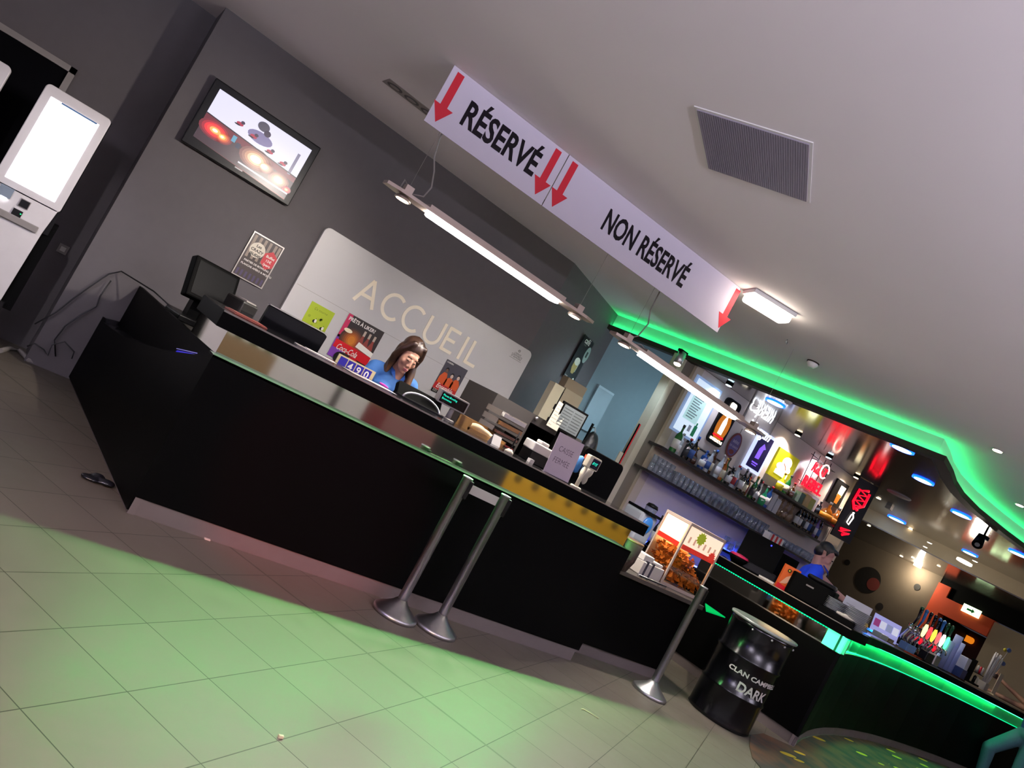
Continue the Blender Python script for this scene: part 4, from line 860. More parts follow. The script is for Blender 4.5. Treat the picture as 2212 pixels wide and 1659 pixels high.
# cables on the left and the cable cover
CAB = mat('black_cable', '#17161a', .5)
def cable(name, label, pts, r_=.006, m=CAB): tag(MB().tube(pts, r_, m, 6).build(name), label, 'cable')
def wy(p, y=7.2): q = oy(p, y); return (q.x, q.y, max(.01, q.z))
cable('power_cable', 'black cable looping from the kiosk up to the side panel corner', [wy(p) for p in [(75, 700), (120, 675), (165, 640), (205, 612), (235, 592), (262, 586)]]+[(.9, 6.9, .99), (1.0, 6.5, .97), (1.08, 6.3, .95)])
cable('power_cable', 'second black cable hanging on the wall behind the counter side', [wy(p) for p in [(120, 770), (118, 735), (140, 705), (175, 680), (208, 662), (216, 640), (240, 606)]])
cable('power_cable', 'black cable coil lying near the floor by the kiosk', [wy(p, 7.15) for p in [(58, 748), (75, 742), (95, 755), (103, 768), (112, 745), (140, 738), (160, 760), (155, 775)]])
cable('cable_cover', 'pale crumpled cable cover along the floor at the wall', [oz(p, .015) for p in [(0, 758), (20, 752), (42, 757), (62, 778), (95, 790), (140, 806)]], .022, mat('pale_strip', '#8a8580', .6))
r = thing('wall_socket', 'small pale wall socket beside the kiosk', 'socket', M=frame(oy((136, 538), 7.74), (1, 0, 0), UPZ)); b = MB(); b.b2((-.04, -.04, 0), (.04, .04, .012), GREYPL); b.build('plate', r, bevel=.003); MB().b2((-.02, -.02, .012), (.02, .02, .014), WHITE).build('insert', r)
r = thing('blue_lit_pen', 'pen with its blue light painted as glow, lying on the sloping side shelf', 'light stick', (0, 0, 0)); p0, p1 = V(sp_(.30, -.08, .815)), V(sp_(.10, -.06, .925)); r.location = p0
b = MB(); b.tube([(0, 0, 0), p1-p0], [.012, .004], mat('blue_strip', '#101040', .3, emit='#2a20c0', es=.8)); b.build('strip', r); b = MB(); b.tube([(-.01, .03, .015), (p1-p0)*.7+V((0, .01, .012))], .003, mat('pale_blue_tube', '#8080c0', .3, emit='#8a80d0', es=.5)); b.build('tube', r)  # blue light falling on the pen is put in as glow
# ================================================================== BAR WALL
YW = 6.865; YS = 6.62
SHM = mat('shelf_dark', '#1d1a1a', .3)
zs1, zs2, zs3, zs4 = 2.035, 1.712, 2.335, 1.30
def shelf(label, x0, x1, z, t=.03):
    return tag(MB().b2((x0, YS, z-t), (x1, YW+.004, z), SHM).build('wall_shelf', bevel=.002), label, 'shelf', 'bar wall shelves')
shelf('long dark shelf carrying the spirit bottles on the bar wall', 6.44, 10.0, zs1)
shelf('dark shelf carrying rows of glasses below the bottle shelf', 6.40, 10.3, zs2)
shelf('short higher dark shelf at the right end of the bar wall', 8.65, 10.36, zs3)
shelf('lowest shelf with blue lit glasses behind the barman', 8.2, 10.4, zs4)
x = MB(); x.tube([(7.0, YW-.02, 2.27), (8.6, YW-.02, 2.27)], .012, SHM, 8)
for xx in (7.0, 7.8, 8.6): x.b2((xx-.01, YW-.02, 2.25), (xx+.01, YW+.003, 2.29), SHM)
tag(x.build('wall_rail'), 'thin dark rail on the bar wall above the bottles', 'rail')
# ---- bottles
random.seed(11)
def bottle_mesh(name, h, r, neck, mglass, mcap, mlab, style=0):
    pr = {0: [(r*.9, 0), (r, .01), (r, h*.55), (r*.85, h*.63), (neck, h*.74), (neck, h*.95), (neck*1.15, h*.955), (neck*1.15, h*.975)],
          1: [(r*.9, 0), (r, .01), (r, h*.62), (r*.95, h*.68), (neck, h*.74), (neck, h*.97)],
          2: [(r*.8, 0), (r*1.05, .02), (r*1.1, h*.3), (r*.8, h*.5), (neck, h*.66), (neck, h*.96)]}[style]
    return pr
GL = [mat('bottle_green', '#0f5a22', .08, spec=.8), mat('bottle_clear', '#aab6c2', .06, spec=.9), mat('bottle_dark', '#0c0d10', .1, spec=.8), mat('bottle_brown', '#3a1a0a', .1, spec=.8), mat('bottle_blue', '#12408a', .08, spec=.9), mat('bottle_amber', '#8a4a10', .08, spec=.8), mat('bottle_lilac', '#6a5a9a', .1), mat('bottle_white', '#c8ccd4', .15), mat('bottle_emerald', '#1f8a5a', .08, spec=.9), mat('bottle_yellow', '#c8c020', .15)]
GN = ['green', 'clear', 'black', 'brown', 'blue', 'amber', 'lilac', 'white', 'emerald', 'yellow']
CAPS = [mat('cap_red', '#b01828', .4), mat('cap_black', '#101012', .4), mat('cap_silver', '#b0b0b8', .3, .8), mat('cap_gold', '#a8842c', .3, .6), mat('cap_blue', '#2860c0', .4)]
CN = ['red', 'black', 'silver', 'gold', 'blue']
LABS = [mat('label_cream', '#c8c0a8', .7), mat('label_white', '#d4d4d8', .7), mat('label_dark', '#22242c', .7), mat('label_red', '#90202a', .7), mat('label_blue', '#2a4a8a', .7)]
LN = ['cream', 'white', 'dark', 'red', 'blue']
_bc = {}
def bottle(x, y, z, h, r_, gi, ci, li, style, label, group):
    k = (round(h, 2), round(r_, 3), gi, ci, li, style)
    o = thing('bottle', label, 'bottle', (x, y, z+.0005), random.uniform(-.3, .3), group)
    if k not in _bc:
        nk = .014; pr = bottle_mesh('', h, r_, nk, None, None, None, style)
        a = MB().lathe(pr, GL[gi], n=14).build('glass'); b = MB().lathe([(nk*1.25, h*.90), (nk*1.25, h), (.001, h)], CAPS[ci], n=12).build('cap')
        c = MB().lathe([(r_*1.012, h*.14), (r_*1.012, h*.46)], LABS[li], n=14).build('label')
        for q in (a, b, c): q.parent = o
        _bc[k] = (a, b, c)
    else:
        for q in _bc[k]:
            n_ = q.copy(); COL.objects.link(n_); n_.parent = o
    return o
first = [(.36, .045, 0, 1, 1, 0), (.28, .038, 1, 2, 1, 1), (.27, .036, 2, 0, 2, 1), (.34, .038, 2, 4, 4, 0), (.22, .05, 3, 3, 2, 2), (.25, .042, 4, 4, 1, 1), (.30, .036, 1, 2, 4, 0), (.33, .04, 3, 4, 0, 0), (.32, .037, 1, 2, 1, 0), (.31, .036, 5, 3, 0, 0), (.33, .036, 0, 1, 0, 0), (.26, .04, 2, 2, 1, 1), (.31, .04, 1, 0, 3, 0), (.30, .037, 7, 4, 4, 0), (.33, .037, 2, 2, 1, 0), (.30, .04, 2, 1, 0, 0), (.27, .038, 5, 0, 3, 1), (.32, .036, 0, 3, 2, 0), (.31, .038, 2, 1, 1, 0), (.30, .040, 1, 0, 1, 0), (.28, .045, 8, 2, 1, 2), (.31, .037, 4, 0, 1, 0)]
xs = 6.62
for i, (h, r_, gi, ci, li, st) in enumerate(first):
    bottle(xs+r_, 6.69+.05*(i % 3 == 1), zs1, h, r_, gi, ci, li, st, f'{GN[gi]} bottle with {LN[li]} label, {ordn(i)} from left on the long shelf', 'spirit bottles on the long bar shelf')
    xs += 2*r_+.008+(.02 if i < 8 else 0)
# white cartons, decanters, then the dark wine bottles
for k, (w_, h) in enumerate(((.09, .24), (.10, .20))):
    tag(MB().b2((xs+k*.11, 6.66, zs1+.0005), (xs+k*.11+w_, 6.76, zs1+h), mat('carton_white', '#b9bcc4', .6)).build('gift_carton', bevel=.003), ('taller' if k == 0 else 'shorter')+' white gift carton standing among the bottles', 'carton')
xs += .24
GLS = thinglass('clear_glass', '#eef2f8', .5, .04, '#e4ecff', .13)
GLD = thinglass('decanter_glass', '#f4e8d8', .6, .05, '#9a7a58', .25)
for k in range(3):
    o = thing('decanter', f'round glass decanter with a stopper, {ordn(k)} from left beside the white cartons', 'decanter', (xs+.06+k*.13, 6.72, zs1+.0005), 0, 'decanters on the bar shelf')
    MB().lathe([(.04, 0), (.055, .03), (.058, .09), (.03, .14), (.016, .17), (.02, .2)], GLD, n=16).build('flask', o); MB().ell((0, 0, .225), (.022, .022, .028), GLD, nu=12, nv=8).build('stopper', o)
xs += .42
n0 = 0
while xs < 9.93:
    h = random.choice((.29, .31, .30)); r_ = .036; li = random.choice((1, 2, 2, 4)); gi = random.choice((2, 2, 2, 6 if n0 in (5, 6) else 2))
    bottle(xs+r_, 6.69, zs1, h, r_, gi, 1, li, 0, f'{"lilac" if gi == 6 else "black"} wine bottle with {LN[li]} label, {ordn(n0)} from left in the dark row', 'dark wine bottles on the bar shelf'); xs += .082; n0 += 1
# small shelf
sm = [(.26, .05, 9, 3, 1, 2), (.28, .036, 0, 1, 0, 0), (.22, .05, 3, 0, 2, 2)]
xs = 8.72
for i, (h, r_, gi, ci, li, st) in enumerate(sm): bottle(xs+.05, 6.72, zs3, h, r_, gi, ci, li, st, f'{GN[gi]} bottle, {ordn(i)} from left on the short high shelf', 'bottles on the short high shelf'); xs += .14
o = thing('glass_jar', 'large glass box of green and yellow cards on the short high shelf', 'jar', (9.36, 6.71, zs3+.0005))
MB().b2((-.2, -.07, 0), (.2, .07, .2), GLS).build('glass', o); b = MB(); b.b2((-.18, -.05, .004), (-.08, .05, .15), GL[0]); b.build('green_card', o); b = MB(); b.b2((-.07, -.055, .004), (.06, .05, .17), mat('yellow_orange_card', '#d8a018', .5, var=.5, scale=18)); b.build('yellow_card', o); MB().b2((.07, -.05, .004), (.18, .05, .16), GL[9]).build('pale_card', o)
bottle(9.72, 6.70, zs3, .20, .035, 2, 1, 2, 1, 'small black bottle right of the glass box on the short high shelf', 'bottles on the short high shelf')
for k in range(2):
    o = thing('whisky_bottle', ('left' if k == 0 else 'right')+' squat whisky bottle with orange label at the right end of the high shelf', 'bottle', (9.95+k*.24, 6.71, zs3+.0005), 0, 'squat whisky bottles')
    MB().lathe([(.09, 0), (.1, .02), (.1, .1), (.05, .16), (.02, .18), (.02, .24)], GL[5], n=16).build('glass', o); MB().lathe([(.1015, .03), (.1015, .09)], mat('label_orange', '#e08a18', .5), n=16).build('label', o); MB().lathe([(.024, .23), (.024, .27), (.001, .27)], CAPS[2], n=12).build('cap', o)
# ---- glasses
def glass_proto(name, kind):
    pr = {'tumbler': [(.030, 0), (.034, .004), (.037, .10), (.0355, .10), (.0325, .01), (.001, .008)], 'highball': [(.027, 0), (.030, .004), (.032, .155), (.0305, .155), (.0285, .012), (.001, .01)],
          'stem': [(.03, 0), (.03, .004), (.004, .01), (.004, .07), (.03, .09), (.037, .12), (.033, .17), (.0315, .17), (.035, .12), (.001, .085)], 'mug': [(.036, 0), (.04, .005), (.04, .11), (.037, .11), (.036, .012), (.001, .01)]}[kind]
    return MB().lathe(pr, GLS, n=12).build(name)
PROTO = {}
def glass(kind, x, y, z, label, group):
    nm = {'tumbler': 'tumbler_glass', 'highball': 'highball_glass', 'stem': 'stem_glass', 'mug': 'beer_mug'}[kind]
    if kind not in PROTO: o = PROTO[kind] = glass_proto(nm, kind)
    else: o = PROTO[kind].copy(); COL.objects.link(o)
    o.location = (x, y, z+.0006); return tag(o, label, 'glass', group)
n = 0
for c in range(5):
    for k in range(2): glass('tumbler', 6.50+c*.08, 6.70, zs2+k*.1015, f'tumbler, {"lower" if k == 0 else "upper"} one of the {ordn(c)} stack from the left on the glass shelf', 'stacked tumblers on the glass shelf')
for c in range(36):
    kind = 'highball' if c < 8 or 14 <= c < 22 else 'stem' if c < 14 else ('tumbler' if c < 30 else 'mug')
    glass(kind, 6.94+c*.092, 6.68, zs2, f'clear {"tall" if kind == "highball" else "stemmed" if kind == "stem" else "short" if kind == "tumbler" else "heavy"} glass, {ordn(c)} from left in the front row of the glass shelf', 'glasses in the front row of the glass shelf')
for c in range(18):
    glass('highball' if c < 12 else 'mug', 6.99+c*.18, 6.80, zs2, f'clear glass, {ordn(c)} from left in the back row of the glass shelf', 'glasses in the back row of the glass shelf')
for rw in range(2):
    for c in range(20): glass(('stem', 'mug')[(c+rw) % 2], 8.3+c*.105, 6.68+rw*.11, zs4, f'blue lit glass, {ordn(c)} from left in the {"front" if rw == 0 else "back"} row of the lowest shelf', 'blue lit glasses on the lowest shelf')
BLU = mat('led_blue_strip', '#000820', .5, emit='#4058ff', es=22)
tag(MB().b2((6.8, 6.64, .93), (10.3, 6.66, .945), BLU).build('led_strip_blue'), 'blue light strip along the back of the rear bar cabinet', 'light strip')
MB().b2((6.75, 6.62, .1), (10.35, 6.865, .93), GLOSSB, T3).build('rear_ledge', bar)
tag(MB().b2((8.25, YW-.03, zs4+.002), (10.35, YW-.015, zs4+.012), BLU).build('led_strip_blue'), 'blue light strip along the back of the lowest glass shelf', 'light strip')

# ---- signs on the bar wall
def quadframe(p_tl, p_tr, p_bl, y=YW-.03):
    a, b, c = oy(p_tl, y), oy(p_tr, y), oy(p_bl, y); w_ = b.x-a.x; h = a.z-c.z; return V((a.x, y, c.z)), w_, h
WHN = mat('lightbox_white', '#a8b0b8', .4, emit='#d8ecff', es=.75); WEDGE = mat('lightbox_rim', '#78889c', .3, emit='#a8c8ff', es=.35)
o_, w_, h = quadframe((1510, 816), (1557, 846), (1452, 922))
r = thing('menu_lightbox', 'tall glowing white menu lightbox nearest the pillar', 'lightbox', M=frame(o_, (1, 0, 0), UPZ)); MB().b2((-.03, -.03, -.03), (w_+.03, h+.03, 0), WEDGE).build('frame', r)
d = MB(); Rm(d, .0, .0, w_, h, WHN, .003); d.build('lit_panel', r)
d = MB(); g1 = mat('menu_grey', '#5a6a6e', .5, emit='#5a7a80', es=.5)
Rm(d, w_*.12, h*.25, w_*.72, h*.72, mat('menu_pale', '#8aa0a0', .5, emit='#9ac0c0', es=.9), .005)
for k in range(9): Rm(d, w_*.2, h*(.30+.047*k), w_*(.5+.15*((k*7) % 3)/3), h*(.322+.047*k), g1, .006)
Rm(d, w_*.7, h*.04, w_*.84, h*.24, GL[8], .006); Rm(d, w_*.74, h*.24, w_*.8, h*.30, GL[8], .006); Rm(d, w_*.5, h*.08, w_*.62, h*.2, GL[1], .006); d.build('print', r, weld=False)
o_, w_, h = quadframe((1575, 856), (1606, 874), (1525, 950))
r = thing('beer_neon_sign', 'black framed sign with a glowing amber and white bottle shape', 'neon sign', M=frame(o_, (1, 0, 0), UPZ)); MB().prism(rrect(w_, h, .06, cx=w_/2, cy=h/2), -.03, 0, BLACK).build('board', r)
d = MB(); AMB = mat('neon_amber', '#301000', .4, emit='#d07818', es=.8); NW = mat('neon_white', '#ffffff', .4, emit='#fff3d8', es=3); NR = mat('neon_red', '#400000', .4, emit='#ff0a20', es=1.6)
d.poly(circ(w_*.5, h*.40, w_*.40, 24, h*.34), AMB, z=.004); d.poly([(w_*.36, h*.24), (w_*.62, h*.24), (w_*.62, h*.5), (w_*.54, h*.62), (w_*.54, h*.72), (w_*.44, h*.72), (w_*.44, h*.62), (w_*.36, h*.5)], NW, z=.008)
d.poly(rrect(w_*.4, h*.15, .03, cx=w_*.5, cy=h*.87), NW, z=.008); Rm(d, w_*.15, h*.17, w_*.85, h*.21, NR, .008); d.text('MAREDSOUS', .05, NW, align='CENTER', at=(w_*.5, h*.07, .009), bold=.03, sx=.85); d.build('neon_tubes', r, weld=False)
p = oy((1642, 905), YW-.04); r = thing('script_neon_sign', 'white script neon sign under the dark timber ceiling, behind the lamp end', 'neon sign', M=frame(p, (1, 0, 0), UPZ))
NWH = mat('neon_pure_white', '#ffffff', .4, emit='#eef4ff', es=2.6); d = MB(); d.text('Captain', .21, NWH, align='CENTER', at=(-.05, .02, .01), bold=-.012, shear=.35, ext=.006, sx=.8); d.text('Morgan', .21, NWH, align='CENTER', at=(.08, -.20, .01), bold=-.012, shear=.35, ext=.006, sx=.8); d.build('neon_tubes', r)
d = MB(); d.poly([(-.22, .20), (-.02, .24), (.12, .20), (.05, .30), (-.08, .31)], BLACK, z=.012); d.b2((-.3, -.2, -.02), (-.28, .2, .004), GREYPL); d.b2((.3, -.2, -.02), (.32, .2, .004), GREYPL); d.build('bracket', r)
p = oy((1586, 962), YW-.03); r = thing('oval_sign', 'small oval enamel sign in dull red and blue hanging on a cord', 'sign', M=frame(p, (1, 0, 0), UPZ)); d = MB(); d.prism(circ(0, 0, .115, 30, .17), -.012, 0, mat('enamel_red', '#6a2c28', .35)); d.build('plate', r)
d = MB(); d.poly(circ(0, 0, .095, 26, .145), mat('enamel_blue', '#5a4f80', .35), z=.002); d.text('BIÈRE', .05, mat('enamel_pale', '#a8a0b8', .4), align='CENTER', at=(0, .03, .004), bold=.02); d.text('DE GARDE', .036, mat('enamel_pale'), align='CENTER', at=(0, -.03, .004), bold=.02); d.poly(circ(0, -.09, .05, 16, .03), mat('enamel_red'), z=.003); d.build('print', r, weld=False); MB().tube([(0, .17, -.005), (.0, .24, -.005)], .003, INK, 6).build('cord', r)
o_, w_, h = quadframe((1646, 935), (1673, 952), (1608, 1002))
r = thing('lit_frame_sign', 'dark violet picture with a bright white glowing rim', 'lightbox', M=frame(o_, (1, 0, 0), UPZ)); MB().b2((-.04, -.04, -.03), (w_+.04, h+.04, 0), mat('rim_glow', '#788098', .3, emit='#c8d4ff', es=1.1)).build('frame', r)
d = MB(); Rm(d, 0, 0, w_, h, mat('deep_violet', '#100a2a', .3, emit='#180c50', es=.4), .003); VL = mat('violet_print', '#5a40b0', .4, emit='#6a48e0', es=1.2)
d.poly([(w_*.3, h*.3), (w_*.6, h*.32), (w_*.62, h*.62), (w_*.75, h*.66), (w_*.5, h*.78), (w_*.32, h*.6)], VL, z=.005); Rm(d, w_*.25, h*.16, w_*.7, h*.2, VL, .005); Rm(d, w_*.3, h*.10, w_*.65, h*.13, VL, .005); d.build('print', r, weld=False)
o_, w_, h = quadframe((1687, 966), (1729, 993), (1656, 1022))
r = thing('yellow_light_sign', 'olive yellow square sign with a glowing white shape', 'lightbox', M=frame(o_, (1, 0, 0), UPZ)); MB().b2((0, 0, -.06), (w_, h, 0), mat('yellow_sign', '#9a9410', .4, emit='#a8a010', es=.45)).build('board', r)
d = MB(); NY = mat('neon_pale_yellow', '#ffffe0', .4, emit='#fbffc8', es=2.5); d.poly(circ(w_*.55, h*.66, w_*.22, 16, h*.2), NY, z=.004); d.poly(circ(w_*.5, h*.45, w_*.34, 16, h*.16), NY, z=.005); Rm(d, w_*.2, h*.16, w_*.8, h*.32, NY, .006); d.tube([(w_*.42, h*.6, .008), (w_*.55, h*.52, .008), (w_*.62, h*.42, .008)], .006, RED, 6); d.build('neon_tubes', r, weld=False)
r = thing('red_neon_sign', 'red neon tube sign above the glass box on the high shelf', 'neon sign', M=frame(oy((1762, 1032), YW-.1), (1, 0, 0), UPZ))
d = MB(); NRR = mat('neon_hot_red', '#500000', .4, emit='#ff0824', es=2.2)
d.text('RdeT', .20, NRR, align='CENTER', at=(0, .05, 0), bold=.01, ext=.01, shear=.2, sx=.8); d.text('REBEL', .22, NRR, align='CENTER', at=(.02, -.19, 0), bold=.015, ext=.01, sx=.85); d.tube([(.1+.09*math.cos(a), .14+.10*math.sin(a), .012) for a in [k*.5 for k in range(12)]], .010, mat('neon_pink', '#ffd0c0', .4, emit='#ffc8b0', es=4), 6); d.build('neon_tubes', r)
d = MB()
for k in range(4): d.tube([(-.25+.15*k, .3, -.02), (-.22+.15*k, -.2, -.02)], .005, INK, 6); d.tube([(-.25+.15*k, .2, -.02), (-.25+.15*k, .2, .10-.01)][::-1], .004, INK, 6)
d.tube([(-.3, .25, -.02), (.32, .22, -.02)], .005, INK, 6); d.tube([(-.3, -.15, -.02), (.32, -.17, -.02)], .005, INK, 6); d.build('wire_frame', r)
o_, w_, h = quadframe((1812, 1034), (1836, 1049), (1784, 1082))
r = thing('beer_picture', 'black backlit picture of a full beer glass at the right end of the bar wall', 'lightbox', M=frame(o_, (1, 0, 0), UPZ)); MB().b2((0, 0, -.03), (w_, h, 0), BLACK).build('board', r)
d = MB(); d.poly([(w_*.45, h*.12), (w_*.7, h*.12), (w_*.78, h*.5), (w_*.42, h*.5)], mat('beer_amber', '#804010', .4, emit='#c06a18', es=1.2), z=.004); d.poly([(w_*.42, h*.42), (w_*.78, h*.42), (w_*.84, h*.84), (w_*.42, h*.84)], mat('beer_cream', '#e8e0c0', .4, emit='#f0e4b8', es=1.6), z=.003); d.build('print', r, weld=False)
o_, w_, h = quadframe((1797, 1137), (1815, 1146), (1778, 1172), 6.84)
r = thing('dark_picture', 'small dark picture on the bar wall end under the high shelf', 'picture', M=frame(o_, (1, 0, 0), UPZ)); MB().b2((-.03, -.03, -.02), (w_+.03, h+.03, 0), PAPER).build('mount', r); d = MB(); Rm(d, 0, 0, w_, h, mat('plum', '#4a3038', .5), .002); d.poly(circ(w_*.5, h*.5, w_*.3, 14, h*.3), mat('plum2', '#6a5068', .5), z=.003); d.poly(circ(w_*.7, h*.5, w_*.12), mat('lilac_p', '#9080c0', .5), z=.004); d.build('print', r, weld=False)
# hanging red neon beside the bar wall
p = oy((1857, 1082), 6.55); r = thing('hanging_neon_sign', 'red neon shape on a dark board beside the end of the bar wall', 'neon sign', M=frame(p, (.9, -.4, 0), UPZ))
MB().b2((-.16, -.62, -.03), (.17, .30, 0), BLACK).build('board', r)
d = MB(); pts = [(.05, .18), (-.07, .14), (.06, .10), (-.08, .06), (.06, .02), (-.08, -.02), (.05, -.06), (-.07, -.10), (.02, -.14)]; d.tube([(a, b, .02) for a, b in pts], .02, NRR, 8); d.tube([(.08, .15, .02), (.08, -.05, .02), (-.02, -.13, .02)], .018, NRR, 8); d.tube([(-.09, .15, .02), (-.10, -.05, .02), (-.03, -.15, .02)], .018, NRR, 8); d.tube([(-.08, -.48, .02), (.06, -.44, .02), (-.08, -.52, .02), (.07, -.50, .02), (-.02, -.55, .02)], .02, NRR, 8); d.build('red_tubes', r)
d = MB(); d.tube([(-.02, -.19, .02), (.02, -.26, .02), (-.0, -.38, .02), (-.04, -.36, .02), (-.03, -.24, .02), (.0, -.19, .02)], .009, mat('neon_soft_white', '#ffffff', .4, emit='#fff0e8', es=3), 6); d.build('white_tube', r)
# spots along the top of the bar wall
BLS = mat('cool_spot_glow', '#ffffff', .4, emit='#b8e8ff', es=25)
def wallspot(px, glow, nm, col, e):
    q = oy(px, 6.72); r = thing('wall_spotlight', nm, 'spotlight', (q.x, 6.70, ZB), 0, 'small spotlights along the top of the bar wall')
    MB().lathe([(.045, -.03), (.05, 0)], MATTBLK).build('ring', r); MB().lathe([(.001, -.034), (.038, -.034), (.038, -.03)], glow).build('lens', r)
    l = bpy.data.lights.new('spot', 'SPOT'); l.energy = e; l.color = col; l.spot_size = 1.9; l.spot_blend = .7; l.shadow_soft_size = .03; lo_ = bpy.data.objects.new('spot', l); COL.objects.link(lo_); lo_.parent = r; lo_.location = (0, 0, -.05); lo_.rotation_euler = (math.radians(12), 0, 0)
wallspot((1720, 940), SPOTG, 'warm small spotlight at the wall top above the yellow sign', (1, .84, .74), 78)
wallspot((1788, 987), BLS, 'bluish small spotlight at the wall top above the red neon', (.85, .92, 1), 70)
wallspot((1846, 1033), SPOTG, 'warm small spotlight at the right end of the bar wall', (1, .82, .68), 52)
wallspot((1570, 835), BLS, 'cool small spotlight at the wall top above the menu lightbox', (.85, .85, 1), 22)
# blue ring lights in the dark ceiling
BRING = mat('blue_ring_glow', '#0010ff', .4, emit='#0a48ff', es=7); BCORE = mat('blue_core_glow', '#ffffff', .4, emit='#bfe8ff', es=14)
for i, (px, lb) in enumerate((((1675, 870), 'blue ringed ceiling light nearest the pillar'), ((1949, 969), 'blue ringed ceiling light by the corner of the green curve'), ((1994, 1037), 'blue ringed ceiling light below the corner one'), ((2076, 1111), 'blue ringed ceiling light in the bluish patch near the green curve'), ((2095, 1195), 'blue ringed ceiling light close to the pale beam'), ((2200, 1196), 'blue ringed ceiling light at the right edge'), ((1937, 1122), 'farthest blue ringed ceiling light, left of the pale beam'))):
    q = oz(px, ZB); o = thing('blue_downlight', lb, 'light', (q.x, q.y, ZB), 0, 'blue ringed lights in the dark bar ceiling'); k = 1.25 if i == 6 else 1
    MB().lathe([(.098*k, -.012), (.125*k, -.012), (.125*k, 0)], BRING, n=28).build('blue_ring', o); MB().lathe([(.001, -.014), (.098*k, -.014), (.098*k, -.012)], BCORE, n=28).build('lens', o)
q = oz((1942, 1069), ZB); o = thing('ceiling_speaker', 'flat round grey ceiling speaker in the dark bar ceiling', 'speaker', q); MB().lathe([(.001, -.012), (.16, -.012), (.17, 0)], mat('grey_grille', '#77706e', .6), n=28).build('grille', o)
q = oz((1706, 862), ZB); q.z += .003; o = thing('dome_camera', 'small white dome camera under the dark ceiling by the script neon', 'camera', q); MB().lathe([(.05, 0), (.05, -.03), (.035, -.06), (.001, -.07)], WHITE).build('dome', o)
q = oz((1927, 1096), ZB); o = thing('ceiling_sensor', 'small pale triangular sensor in the dark ceiling', 'sensor', q); MB().prism([(-.08, -.03), (.08, .02), (-.05, .08)], -.05, 0, GREYPL).build('case', o)
q = oz((2132, 1145), ZB); o = thing('stage_light', 'black stage spotlight hanging by the green curved edge', 'spotlight', (q.x, q.y, ZB+.003)); b = MB(); b.cyl((0, 0, 0), (0, 0, -.1), .015, .015, MATTBLK); b.b2((-.05, -.05, -.13), (.05, .05, -.08), MATTBLK); b.build('bracket', o); b = MB(); b.cyl((-.05, 0, -.12), (-.18, -.06, -.25), .05, .065, MATTBLK); b.build('body', o); b = MB(); b.cyl((-.18, -.06, -.25), (-.182, -.061, -.252), .03, .03, GREYPL); b.build('lens', o)
WSP = mat('small_spot_glow', '#ffffff', .4, emit='#ffeccc', es=14)
for px, lb in (((1874, 1065), 'tiny ceiling spot beside the red hanging neon'), ((1898, 1076), 'small ceiling spot right of the hanging neon'), ((1967, 1142), 'small ceiling spot on the pale beam')): downlight(px, ZB, lb, 'small spots in the dark ceilings', WSP, .035)
for px, lb in (((1999, 1181), 'bright little spot in the far timber ceiling'), ((1947, 1201), 'faint spot in the far timber ceiling left'), ((1972, 1204), 'faint spot in the far timber ceiling middle'), ((1877, 1135), 'small far ceiling spot under the hanging neon'), ((2008, 1172), 'dim far ceiling spot beside the beam'), ((2028, 1222), 'small far ceiling spot above the dark circle'), ((2107, 1212), 'small far ceiling spot under the beam')): downlight(px, 2.88, lb, 'small spots in the dark ceilings', WSP, .03)
for px, lb, s in (((2084, 1212), 'bright oblong lamp in the far ceiling by the beam', 1), ((1980, 1226), 'bright lamp where far wall and timber ceiling meet', .7)):
    q = oz(px, 2.88) if s == 1 else ox(px, 16.9); q.z = 2.88; o = thing('far_ceiling_lamp', lb, 'light', q); MB().prism(circ(0, 0, .16*s, 20, .10*s), -.03, 0, mat('lamp_warm_glow', '#ffffff', .4, emit='#fff0c8', es=10)).build('lens', o)
l = bpy.data.lights.new('far_lamp', 'POINT'); l.energy = 40; l.color = (1, .9, .7); l.shadow_soft_size = .05; lo_ = bpy.data.objects.new('far_lamp', l); COL.objects.link(lo_); q = ox((1980, 1226), 16.75); lo_.location = (16.7, q.y, 2.72)
q = oz((2084, 1212), 2.88); l = bpy.data.lights.new('far_lamp_glow', 'POINT'); l.energy = 60; l.color = (1, .88, .7); l.shadow_soft_size = .1; lo_ = bpy.data.objects.new('far_lamp_glow', l); COL.objects.link(lo_); lo_.location = (q.x, q.y, 2.75)
r = thing('added_glow', 'added unseen cool lamp behind the bar wall, brightening the recess', 'lamp', (7.3, 7.0, 2.3)); MB().b2((-.05, 0, -.1), (.05, .04, .1), WHITE).build('base', r); MB().ell((0, .07, 0), (.04, .04, .07), mat('cool_bulb', '#ffffff', .4, emit='#bfe4ff', es=6)).build('bulb', r)  # lamp added out of sight to brighten the recess
l = bpy.data.lights.new('added_recess_light', 'POINT'); l.energy = 25; l.color = (.60, .84, 1); l.shadow_soft_size = .06; lo_ = bpy.data.objects.new('added_recess_light', l); COL.objects.link(lo_); lo_.parent = r; lo_.location = (0, .16, 0)
